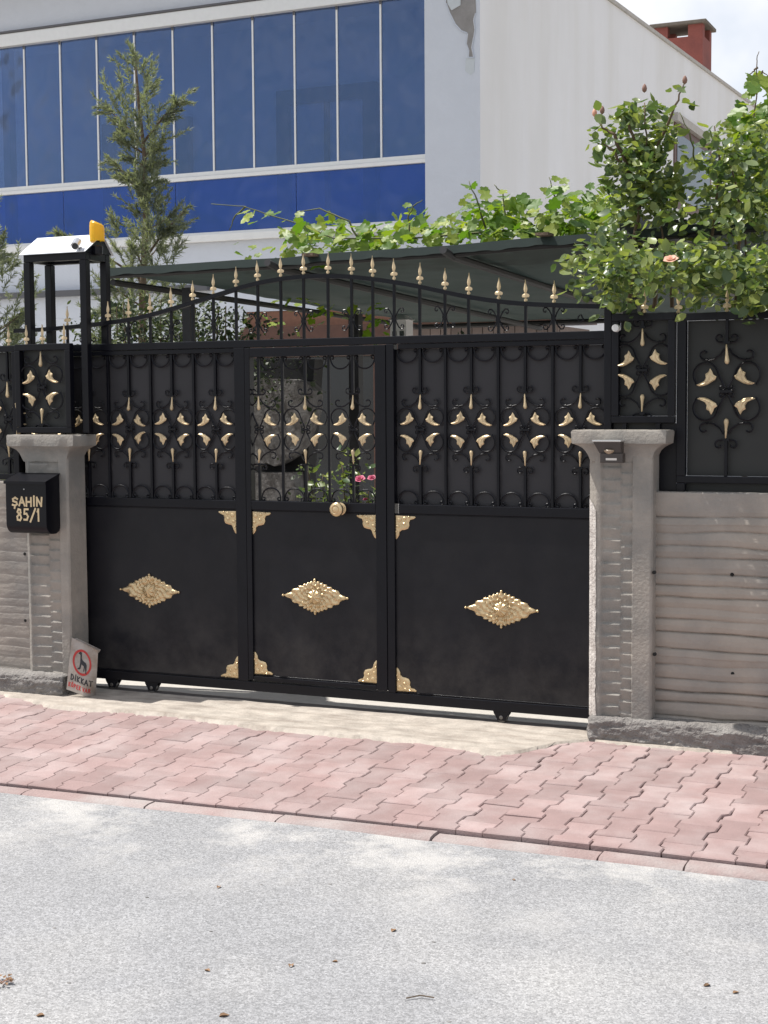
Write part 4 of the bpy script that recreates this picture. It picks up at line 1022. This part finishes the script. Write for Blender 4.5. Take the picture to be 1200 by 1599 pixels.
def mesh_of(vs, fs, name, m):
    b = MB(); b.add(vs, fs); return b.mesh(name, m, smooth=True, fix=False)
def orient(p, d, s, n): return Matrix(((d.x,s.x,n.x,p.x),(d.y,s.y,n.y,p.y),(d.z,s.z,n.z,p.z),(0,0,0,1)))
def scatter(parent, spots, variants, name, mname, nobj, rnd):
    """spots: (pos, dir, scale). the nobj nearest the camera become single leaves, the rest one foliage mesh"""
    spots.sort(key=lambda t: -t[3])
    ms = [mesh_of(vs, fs, name, mname) for vs, fs in variants]; b = MB()
    for i, (p, d, sc_, w) in enumerate(spots):
        D, S, Nn = leaf_frame(d, Vector((rnd.gauss(0,.35), -.25+rnd.gauss(0,.35), 1)), rnd)
        mw = orient(p, D*sc_, S*sc_, Nn*sc_); k = rnd.randrange(len(variants))
        if i < nobj:
            o = put(name, ms[k], parent); o.matrix_local = mw
        else: b.add([mw @ Vector(v) for v in variants[k][0]], variants[k][1])
    if b.v: stuff(b.build('foliage', mname, parent, smooth=True, fix=False))
def rdir(rnd, down=0):
    return Vector((rnd.gauss(0,1), rnd.gauss(0,.9)-.25, rnd.gauss(0,.7)-down)).normalized()
ROSEV = [rose_leaf_pts(.056,.038), rose_leaf_pts(.044,.031,.35), rose_leaf_pts(.068,.043,.1), rose_leaf_pts(.034,.024,.5)]
VINEV = [vine_leaf_pts(.070), vine_leaf_pts(.058), vine_leaf_pts(.082)]

# --- climbing rose over the fence
rb = thing('climbing_rose', 'large dark green climbing rose bush spilling over the black fence', 'rose bush')
rnd = random.Random(21)
TOPP = [(880,470),(895,420),(912,392),(930,372),(955,340),(975,250),(985,235),(1010,245),(1050,255),(1085,250),(1110,225),(1140,200),(1170,180),(1240,170)]
BOTP = [(880,440),(905,450),(930,470),(970,478),(1010,475),(1050,466),(1085,458),(1110,474),(1165,476),(1240,480)]
spots = []
def rose_ok(px, py): return interp(TOPP, px)+rnd.gauss(0,9) < py < interp(BOTP, px)+rnd.gauss(0,4)
cl = []
while len(cl) < 265:
    px_, py_ = rnd.uniform(885,1240), rnd.uniform(150,495)
    if rose_ok(px_, py_):
        front = smooth01((py_-300)/150)
        yy = rnd.uniform(lerp(.25,-.12,front), 1.0)
        if py_ > 470: yy = rnd.uniform(-.14,-.08)
        if px_ < 965 and py_ < 470: yy = rnd.uniform(-.06, .35)
        cl.append((px_, py_, yy))
for t in range(85):
    px_ = rnd.uniform(935, 1240); cl.append((px_, min(rnd.uniform(395, 468), interp(BOTP, px_)-4), rnd.uniform(-.30, -.11)))
for px_, py_, yy in cl:
    c = PY(px_, py_, yy); k = rnd.randrange(8, 16)
    if 965 < px_ < 1075 and 335 < py_ < 392 and rnd.random() < .75: continue
    if yy < -.02 and py_ > 425 and min(abs(px_-1062), abs(px_-1137), abs(px_-1007)) < 17: continue
    for j in range(k):
        p = c+Vector((rnd.gauss(0,.042), rnd.gauss(0,.06), rnd.gauss(0,.042)))
        spots.append((p, rdir(rnd, .35), rnd.uniform(.75,1.25), -p.y+rnd.random()*.2))
# upright spray on the bush's shoulder
SPRAY = [(935,260),(945,215),(965,190),(985,185),(1005,190),(1030,180),(1050,165),(1058,160)]
for t in range(165):
    px_ = rnd.gauss(1000, 32); py_ = rnd.uniform(165, 345)
    px_ = max(940, min(1050, px_)); lim = interp([(940,200),(970,168),(1040,172),(1060,190)], px_)
    if py_ < lim: continue
    c = PY(px_, py_, rnd.uniform(.3,.7))
    for j in range(5):
        p = c+Vector((rnd.gauss(0,.03), rnd.gauss(0,.05), rnd.gauss(0,.03))); spots.append((p, rdir(rnd,.3), rnd.uniform(.8,1.25), -p.y+rnd.random()*.2))
for px_, py_ in ((930,178),(936,198),(932,222),(928,231),(946,250),(945,260),(958,240),(1066,140),(1058,165),(1070,160),(1078,163),(1050,142),(1100,205),(1097,215),(1108,200),(1112,215),(1120,222),(890,398),(880,402),(900,396),(898,440),(906,468)):
    p = PY(px_, py_, rnd.uniform(.3,.5) if py_ < 300 else -.05); spots.append((p, rdir(rnd,.5), rnd.uniform(1.0,1.4), 5))
    spots.append((p+Vector((.02,0,.015)), rdir(rnd,.5), rnd.uniform(.8,1.2), 5))
scatter(rb, spots, ROSEV, 'leaf', 'rose_leaf', 295, rnd)
def cane(parent, pts, r0, r1, m='stem_green', name='cane'):
    b = MB(); P = [PY(*p) for p in pts]
    Q = []
    for i in range(len(P)-1):
        for k in range(4): Q.append(P[i].lerp(P[i+1], k/4)+Vector((rnd.gauss(0,.004), rnd.gauss(0,.004), 0)))
    Q.append(P[-1]); b.tube(Q, r0, 6, r1=r1); return b.build(name, m, parent, smooth=True)
for pts in ([(985,480,.5),(990,380,.5),(1005,300,.5),(1010,230,.5),(1007,160,.5)], [(1005,320,.5),(1030,220,.45),(1055,165,.4),(1069,130,.4)], [(1000,330,.5),(975,260,.45),(960,235,.4),(941,224,.4)],
            [(985,270,.5),(960,210,.4),(942,200,.4),(930,180,.4)], [(1090,480,.8),(1110,380,.7),(1125,260,.6),(1116,196,.6)], [(1150,480,.6),(1160,330,.6),(1140,250,.5)], [(1050,480,.6),(1040,400,.6),(1030,340,.55)], [(1000,245,.5),(985,200,.45),(975,165,.45)], [(1025,480,.3),(1013,400,.2),(1012,372,.15)]):
    cane(rb, pts, .011, .003, 'stem_brown')
for pts in ([(1085,250,.55),(1080,210,.5),(1062,175,.5)],): cane(rb, pts, .005, .002)
def rose_flower(parent, p, r, m, name='rose_flower'):
    b = MB()
    for ring_, (n, rr, tilt) in enumerate(((5,1.0,.25),(5,.75,.6),(4,.45,1.1))):
        for i in range(n):
            a = 2*math.pi*(i+.5*ring_)/n; ca, sa = math.cos(a), math.sin(a)
            def pt(u, v): # u outwards, v sideways
                x = u*rr*math.cos(tilt); z = u*rr*math.sin(tilt)+.15*(1-u); y = v*rr*.62*math.sin(math.pi*min(1,u*.75+.2))
                return (p.x+r*(x*ca-y*sa), p.y-r*.3*z+r*.6*(x*sa+y*ca), p.z+r*(z*.8+.5*(x*sa+y*ca)))
            b.grid(lambda u, v: pt(u, v*2-1), 4, 4)
    return b.build(name, m, parent, smooth=True, fix=False)
rose_flower(rb, PY(1048,406,-.36), .036, 'peach')
for px_, py_ in ((941,172),(929,176),(1007,138),(1070,125)):
    p = PY(px_, py_, .42); b = MB(); b.lathe([(.0005,-.02),(.010,-.012),(.013,0),(.009,.014),(.003,.022),(.0005,.024)], p, 'z', 8); b.build('rose_bud', 'bud' if px_ > 935 else 'peach', rb, smooth=True)

# --- grape vine on the canopy
gv = thing('grape_vine', 'bright green grape vine growing along the top of the shade canopy', 'vine')
rnd = random.Random(5); spots = []
VT = [(370,392),(395,380),(420,372),(425,335),(450,340),(475,335),(500,355),(520,340),(550,345),(600,350),(620,340),(640,320),(655,350),(690,330),(710,350),(735,275),(755,295),(780,310),(800,285),(820,320),(845,295),(862,272),(885,285),(905,310),(930,290),(960,290),(1000,330)]
cl = []
while len(cl) < 430:
    px_ = rnd.uniform(440, 965); top = interp(VT, px_); bot = interp([(440,395),(620,380),(760,370),(860,362),(965,355)], px_)
    dens = interp([(440,.35),(520,.5),(620,.6),(700,.55),(740,1),(965,1)], px_)
    if rnd.random() > dens: continue
    py_ = lerp(bot, top, rnd.random()**1.5*.98); cl.append((px_, py_, rnd.uniform(.85, 1.6)))
for px_, py_ in ((388,330),(402,328),(395,325),(440,340),(425,335),(432,342),(378,393),(392,388),(400,392),(385,400),(412,394),(405,400),(470,352),(480,345),(455,348),(500,330),(510,342),(465,365),(490,370),(520,345)): cl.append((px_, py_, rnd.uniform(.9,1.3)))
for t in range(34): cl.append((rnd.uniform(395, 600), rnd.uniform(462, 522), rnd.uniform(2.6, 3.6)))
for px_, py_, yy in cl:
    c = PY(px_, py_, yy)
    for j in range(rnd.choice((1,1,2,3))):
        p = c+Vector((rnd.gauss(0,.04), rnd.gauss(0,.05), rnd.gauss(0,.03))); spots.append((p, Vector((rnd.gauss(0,.8), -.55+rnd.gauss(0,.4), -.6+rnd.gauss(0,.5))).normalized(), rnd.uniform(.6,1.15), rnd.random()))
scatter(gv, spots, VINEV, 'leaf', 'vine_leaf', 290, rnd)
for pts in ([(960,372,1.2),(860,355,1.2),(760,362,1.2),(640,372,1.1),(520,372,1.0),(470,350,1.0),(420,335,1.0),(380,322,1.0),(330,318,1.0)], [(760,360,1.2),(745,310,1.1),(733,282,1.1)], [(870,350,1.2),(868,310,1.2),(858,276,1.2)], [(790,350,1.2),(785,300,1.2),(772,288,1.2)], [(640,372,1.1),(638,340,1.1),(645,322,1.1),(660,312,1.1)], [(560,372,1.0),(545,345,1.0),(500,325,1.0),(468,330,1.0)], [(385,322,1.0),(365,340,1.0),(358,360,1.0)], [(915,350,1.2),(912,320,1.2)]):
    cane(gv, pts, .007, .0022, 'stem_green', 'tendril')
cane(gv, [(965,372,1.2),(985,440,1.1),(1000,480,1.1),(1005,560,1.1),(1005,900,1.1)], .016, .02, 'bark', 'stem')

# --- tall vine shoots behind the rose
gv2 = thing('vine_shoot', 'tall pale green vine shoots rising behind the rose bush against the sky', 'vine')
rnd = random.Random(12); spots = []
for t in range(190):
    py_ = rnd.uniform(112, 340); px_ = rnd.uniform(interp([(112,1165),(160,1146),(210,1136),(340,1146)], py_), 1235)
    if py_ < 135 and rnd.random() < .6: continue
    c = PY(px_, py_, rnd.uniform(.9,1.4)); spots.append((c, Vector((rnd.gauss(0,.6), -.5+rnd.gauss(0,.3), -.7+rnd.gauss(0,.3))).normalized(), rnd.uniform(.9,1.5), rnd.random()))
scatter(gv2, spots, VINEV, 'leaf', 'vine_leaf', 190, rnd)
for pts in ([(1165,470,1.1),(1168,330,1.1),(1172,230,1.1),(1182,150,1.1),(1183,95,1.1),(1186,80,1.1)], [(1183,130,1.1),(1190,110,1.1),(1200,118,1.1)], [(1183,105,1.1),(1176,112,1.1),(1168,120,1.1)]): cane(gv2, pts, .006, .0018, 'stem_brown', 'shoot')
cane(gv2, [(1165,470,1.1),(1165,560,1.1),(1166,950,1.1)], .012, .016, 'bark', 'stem')

# --- junipers
def juniper(name, label, base, height, prof, seed, nbr, shift=0, extra=()):
    """prof: list of (z, half-width); drooping feathery sprays of scale leaves"""
    t = thing(name, label, 'juniper', 'junipers in the yard'); rnd = random.Random(seed)
    b = MB(); n = 12
    tr = [(base.x+.03*math.sin(k*.9), base.y+.02*math.cos(k*1.3), height*k/n) for k in range(n+1)]
    b.tube(tr, .055, 8, r1=.008); b.build('trunk', 'bark', t, smooth=True)
    def trunk_at(z): k = min(n-1e-6, z/height*n); i = int(k); return Vector(tr[i]).lerp(Vector(tr[i+1]), k-i)
    br = MB(); cr = MB()
    def sprig(p, d, L, w):
        d = d.normalized(); s = d.orthogonal().normalized(); a = rnd.uniform(0, 6.28); s = s*math.cos(a)+d.cross(s)*math.sin(a)
        m_ = p+d*L*.5+Vector((0,0,-.04*L)); e = p+d*L
        cr.add([p-s*w*.4, p+s*w*.4, m_+s*w*.5, e, m_-s*w*.5], [(0,1,2,3,4)])
    def spray(p, d, L, dens=1.0):
        """a feathery shoot: thin stalk carrying short scale-leaf sprigs"""
        k = 5; q_ = p
        for i in range(k):
            d = (d+Vector((rnd.gauss(0,.16), rnd.gauss(0,.16), rnd.gauss(0,.12)))).normalized(); e_ = q_+d*(L/k)
            for r_ in range(int(13*dens)):
                f = rnd.random(); dd = (d*.9+Vector((rnd.gauss(0,.55), rnd.gauss(0,.55), rnd.gauss(0,.45)))).normalized()
                w = 1-.55*(i+f)/k
                sprig(q_.lerp(e_, f), dd, rnd.uniform(.028,.070)*(.5+w*.6), rnd.uniform(.0045,.0085))
            q_ = e_
    for i in range(nbr):
        z = lerp(prof[0][0], prof[-1][0], rnd.random()); R_ = interp(prof, z); a = rnd.uniform(0, 6.283)
        if z > height*.72 and rnd.random() < .42: continue
        r = R_*math.sqrt(rnd.random())
        c = trunk_at(min(height*.99, z))+Vector((math.cos(a)*r, math.sin(a)*r, 0)); c.z = z
        d = Vector((math.cos(a)*.55+rnd.gauss(0,.3), math.sin(a)*.55+rnd.gauss(0,.3), rnd.uniform(.35,1.7))).normalized()
        spray(c, d, rnd.uniform(.12,.26))
    for i in range(34):
        z = lerp(prof[0][0]+.2, prof[-1][0]-.15, rnd.random()); a = rnd.uniform(0,6.283); L = interp(prof, z)*rnd.uniform(.7,1.1); p0 = trunk_at(z-.25*L)
        p1 = p0+Vector((math.cos(a)*L*.6, math.sin(a)*L*.6, L*.35)); p2 = p0+Vector((math.cos(a)*L*.9, math.sin(a)*L*.9, L*.6)); br.tube([p0, p1, p2], .009, 5, r1=.003)
        for k in range(4): spray(p1.lerp(p2, k/4+rnd.random()*.3), Vector((math.cos(a), math.sin(a), rnd.uniform(0,.6))).normalized(), .15)
    for z, a, L in extra:
        p0 = trunk_at(z-.2); p2 = p0+Vector((math.cos(a)*L, math.sin(a)*L, .34)); pm = p0.lerp(p2, .5)+Vector((0,0,.03)); br.tube([p0, pm, p2], .012, 5, r1=.003)
        for k in range(14):
            f = .35+.65*rnd.random(); spray(p0.lerp(p2, f)+Vector((0,0,.02)), Vector((math.cos(a)+rnd.gauss(0,.5), math.sin(a)+rnd.gauss(0,.5), rnd.uniform(-.2,.7))).normalized(), rnd.uniform(.08,.16))
    stuff(br.build('branches', 'bark', t, smooth=True))
    stuff(cr.build('crown', 'juniper_leaf', t, fix=False)); return t
jb = PY(226,520,3.0); jb.z = 0
juniper('juniper_tree', 'slender grey-green juniper tree standing before the blue balcony glass', jb, 4.25,
        [(.7,.36),(1.6,.38),(2.3,.36),(2.7,.28),(2.9,.24),(3.1,.12),(3.30,.06),(3.42,.06),(3.52,.12),(3.66,.24),(3.86,.26),(4.0,.15),(4.22,.03)], 4, 520, extra=((2.75,3.5,.62),(3.35,3.3,.30),(3.75,3.2,.32),(3.8,.2,.36),(2.9,6.1,.42)))
jb = PY(-30,500,3.0); jb.z = 0
juniper('juniper_tree', 'drooping grey-green juniper beside the steel frame box with tin roof', jb, 3.2, [(.8,.4),(1.8,.46),(2.4,.42),(2.8,.28),(3.05,.12),(3.2,.05)], 9, 650)
# --- low shrubs behind the gate
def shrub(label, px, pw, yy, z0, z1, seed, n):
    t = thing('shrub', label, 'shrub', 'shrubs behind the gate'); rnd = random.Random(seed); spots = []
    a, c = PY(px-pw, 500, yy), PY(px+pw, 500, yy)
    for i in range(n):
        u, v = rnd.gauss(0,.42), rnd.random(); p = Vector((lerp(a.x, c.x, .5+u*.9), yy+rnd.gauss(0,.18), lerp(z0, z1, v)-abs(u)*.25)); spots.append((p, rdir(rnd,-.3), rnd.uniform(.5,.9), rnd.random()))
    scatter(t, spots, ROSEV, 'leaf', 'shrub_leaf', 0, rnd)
    for i in range(5):
        b = MB(); x = lerp(a.x, c.x, .3+.1*i); b.tube([(lerp(a.x,c.x,.5), yy, 0), (x, yy, z0), (x+rnd.gauss(0,.05), yy, z1-.05)], .012, 5, r1=.004); b.build('stem', 'stem_brown', t)
    return t
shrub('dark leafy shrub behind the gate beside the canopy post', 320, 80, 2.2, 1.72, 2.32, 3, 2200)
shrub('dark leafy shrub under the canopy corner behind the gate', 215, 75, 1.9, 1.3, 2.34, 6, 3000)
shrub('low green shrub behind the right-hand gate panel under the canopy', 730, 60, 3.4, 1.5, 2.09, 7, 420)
# --- young rose plants behind the door grille
def young_rose(label, stems, flowers, seed):
    global rnd
    t = thing('rose_plant', label, 'rose plant', 'young roses behind the gate door'); rnd = random.Random(seed); spots = []
    for pts in stems:
        cane(t, pts, .006, .0025, 'stem_brown', 'stem')
        top = PY(*pts[-1]); low = PY(*pts[0])
        for i in range(44):
            f = rnd.random()**.8; p = low.lerp(top, .42+.58*f)+Vector((rnd.gauss(0,.045), rnd.gauss(0,.03), rnd.gauss(0,.02)))
            spots.append((p, rdir(rnd,.1), rnd.uniform(.6,1.0), rnd.random()))
    scatter(t, spots, ROSEV, 'leaf', 'rose_leaf', 60, rnd)
    for px_, py_, yy, r in flowers: rose_flower(t, PY(px_, py_, yy), r, 'pink')
young_rose('young green rose plant behind the door grille', [((500,880,.45),(492,790,.45),(482,725,.45)), ((505,880,.45),(506,800,.45),(505,740,.45))], [], 31)
young_rose('young rose plant with pink blooms behind the door grille', [((550,880,.45),(543,790,.45),(534,726,.45)), ((552,880,.45),(550,790,.45),(553,700,.45)), ((575,880,.45),(575,800,.45),(576,765,.45))], [(562,749,.40,.036),(581,747,.42,.028),(571,780,.40,.015)], 33)
# --- stone garden feature, dappled sunlight put into its speckle, seen through the door grille
sp = thing('garden_wall', 'grey stone garden wall with painted dapples and curved edge seen through the door grille', 'wall')
outl = [(380,590),(452,592),(478,597),(490,610),(489,640),(481,665),(470,695),(455,712),(440,722),(428,728),(415,722),(405,728),(380,726)]
b = MB(); P0 = [PY(a, c, 2.6) for a, c in outl]; b.loops([[(p.x, y, p.z) for p in P0] for y in (2.6, 2.75)]); b.build('stone_panel', 'stone_dapple', sp)
outl = [(380,738),(459,738),(461,800),(470,880),(380,880)]
b = MB(); P0 = [PY(a, c, 2.6) for a, c in outl]; b.loops([[(p.x, y, p.z) for p in P0] for y in (2.6, 2.75)]); b.build('stone_plinth', 'stone_dapple', sp)
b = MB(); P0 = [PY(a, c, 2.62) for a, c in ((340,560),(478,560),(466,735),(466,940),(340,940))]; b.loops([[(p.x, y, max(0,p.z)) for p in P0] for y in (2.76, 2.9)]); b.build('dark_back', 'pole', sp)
# brown garden shed beyond the canopy
sh = thing('garden_shed', 'brown plank shed beyond the canopy beside the white house', 'shed')
A0, A1 = PY(640,505,6.6), PY(873,505,6.6); zs_ = PY(760,503,6.6).z; nb = 14
for k in range(nb):
    b = MB(); b.box(lerp(A0.x,A1.x,k/nb)+.004, lerp(A0.x,A1.x,(k+1)/nb)-.004, 6.6, 6.63, 0, zs_); b.build('plank', 'shed_wood', sh)
b = MB(); b.box(A0.x, A1.x, 6.64, 7.6, 0, zs_-.05); b.build('body', 'shed_wood', sh)
b = MB(); b.box(A0.x-.05, A1.x+.05, 6.54, 7.7, zs_+.001, zs_+.05); b.build('roof', 'brown_wood', sh)
# small white lantern under the canopy
ln = thing('white_lantern', 'small white lantern with dark panes under the shade canopy', 'lantern')
lp_ = PY(622,515,4.2); s_ = .07
b = MB(); b.box(lp_.x-s_, lp_.x+s_, 4.2, 4.2+2*s_, lp_.z-.09, lp_.z+.08); b.loops([[(lp_.x-.085,4.185,lp_.z+.081),(lp_.x+.085,4.185,lp_.z+.081),(lp_.x+.085,4.355,lp_.z+.081),(lp_.x-.085,4.355,lp_.z+.081)],[(lp_.x-.02,4.25,lp_.z+.13),(lp_.x+.02,4.25,lp_.z+.13),(lp_.x+.02,4.29,lp_.z+.13),(lp_.x-.02,4.29,lp_.z+.13)]]); b.build('lantern_body', 'lantern_white', ln)
for d_ in (-.032, .032): b = MB(); b.box(lp_.x+d_-.018, lp_.x+d_+.018, 4.196, 4.1995, lp_.z-.06, lp_.z-.01); b.build('pane', 'dark_glass', ln)
b = MB(); b.box(lp_.x-.02, lp_.x+.02, 4.25, 4.29, 0, lp_.z-.0905); b.build('pole', 'pole', ln)

# ================================================================== LITTER ON THE ROAD
rnd = random.Random(77)
for px_, py_, s_ in ((343,1384,.030),(803,1377,.024),(612,1457,.032),(455,1507,.034),(342,1590,.036),(328,1518,.026),(528,1503,.022),(70,1588,.03),(1145,1554,.026),(1110,1541,.03)):
    p = PZ(px_, py_, road_z(0)); p.z = road_fn((p.x+40)/80, (p.y+12)/(EDGE_Y-.09+12))[2]-.002; b = MB()
    s_ *= .62; vs, fs = rose_leaf_pts(s_*1.3, s_*.8, .5); a = rnd.uniform(0, 6.28)
    b.add([(x*math.cos(a)-y*math.sin(a), x*math.sin(a)+y*math.cos(a), z+.003+.25*abs(y)) for x, y, z in vs], fs)
    tag(b.build('dry_leaf', 'dry', loc=p, fix=False, smooth=True), 'small curled dry brown leaf lying on the grey asphalt', 'leaf', 'dry leaves on the road')
for px_, py_, s_ in ((230,1400,.012),(108,1536,.012),(662,1506,.014),(408,1382,.010),(516,1382,.012),(678,1473,.011),(330,1455,.010),(85,1447,.012),(702,1598,.012)):
    p = PZ(px_, py_, road_z(0)); p.z = road_fn((p.x+40)/80, (p.y+12)/(EDGE_Y-.09+12))[2]-.002; s_ *= .55; b = MB(); n = 7
    b.loops([[(s_*f*math.cos(2*math.pi*j/n)*(1+.3*math.sin(j*2.1)), s_*f*.7*math.sin(2*math.pi*j/n), h*s_) for j in range(n)] for f, h in ((.8,0),(1,.25),(.75,.6),(.3,.75))])
    tag(b.build('pebble', 'pebble', loc=p), 'tiny dark pebble lying loose on the grey asphalt', 'pebble', 'pebbles on the road')
p = PZ(4, 1540, -.06); p.z = road_z(p.x)+.004; tw = thing('dead_twig', 'small brown dead twig with shrivelled leaves on the asphalt', 'twig'); tw.location = p; tw.scale = (.6,.6,.6)
b = MB()
for i in range(7):
    a = rnd.uniform(0, 6.28); b.tube([(0,0,.006),(.03*math.cos(a),.03*math.sin(a),.02),(.06*math.cos(a+.4),.06*math.sin(a+.4),.012)], .0025, 5, r1=.001)
b.build('stalks', 'bud', tw)
b = MB()
for i in range(14):
    a = rnd.uniform(0, 6.28); r = rnd.uniform(.01,.06); vs, fs = rose_leaf_pts(.03,.016,.5)
    b.add([(x*math.cos(a)-y*math.sin(a)+r*math.cos(a), x*math.sin(a)+y*math.cos(a)+r*math.sin(a), z+.012+rnd.random()*.01) for x, y, z in vs], fs)
b.build('shrivelled_leaves', 'dry', tw, fix=False)
p = PZ(660, 1567, -.06); p.z = road_z(p.x)+.004; b = MB(); b.tube([(-.04,-.02,.002),(-.01,.01,.004),(.03,.012,.003)], .002, 5); tag(b.build('twig', 'stem_brown', loc=p), 'thin bent twig lying on the grey asphalt', 'twig')
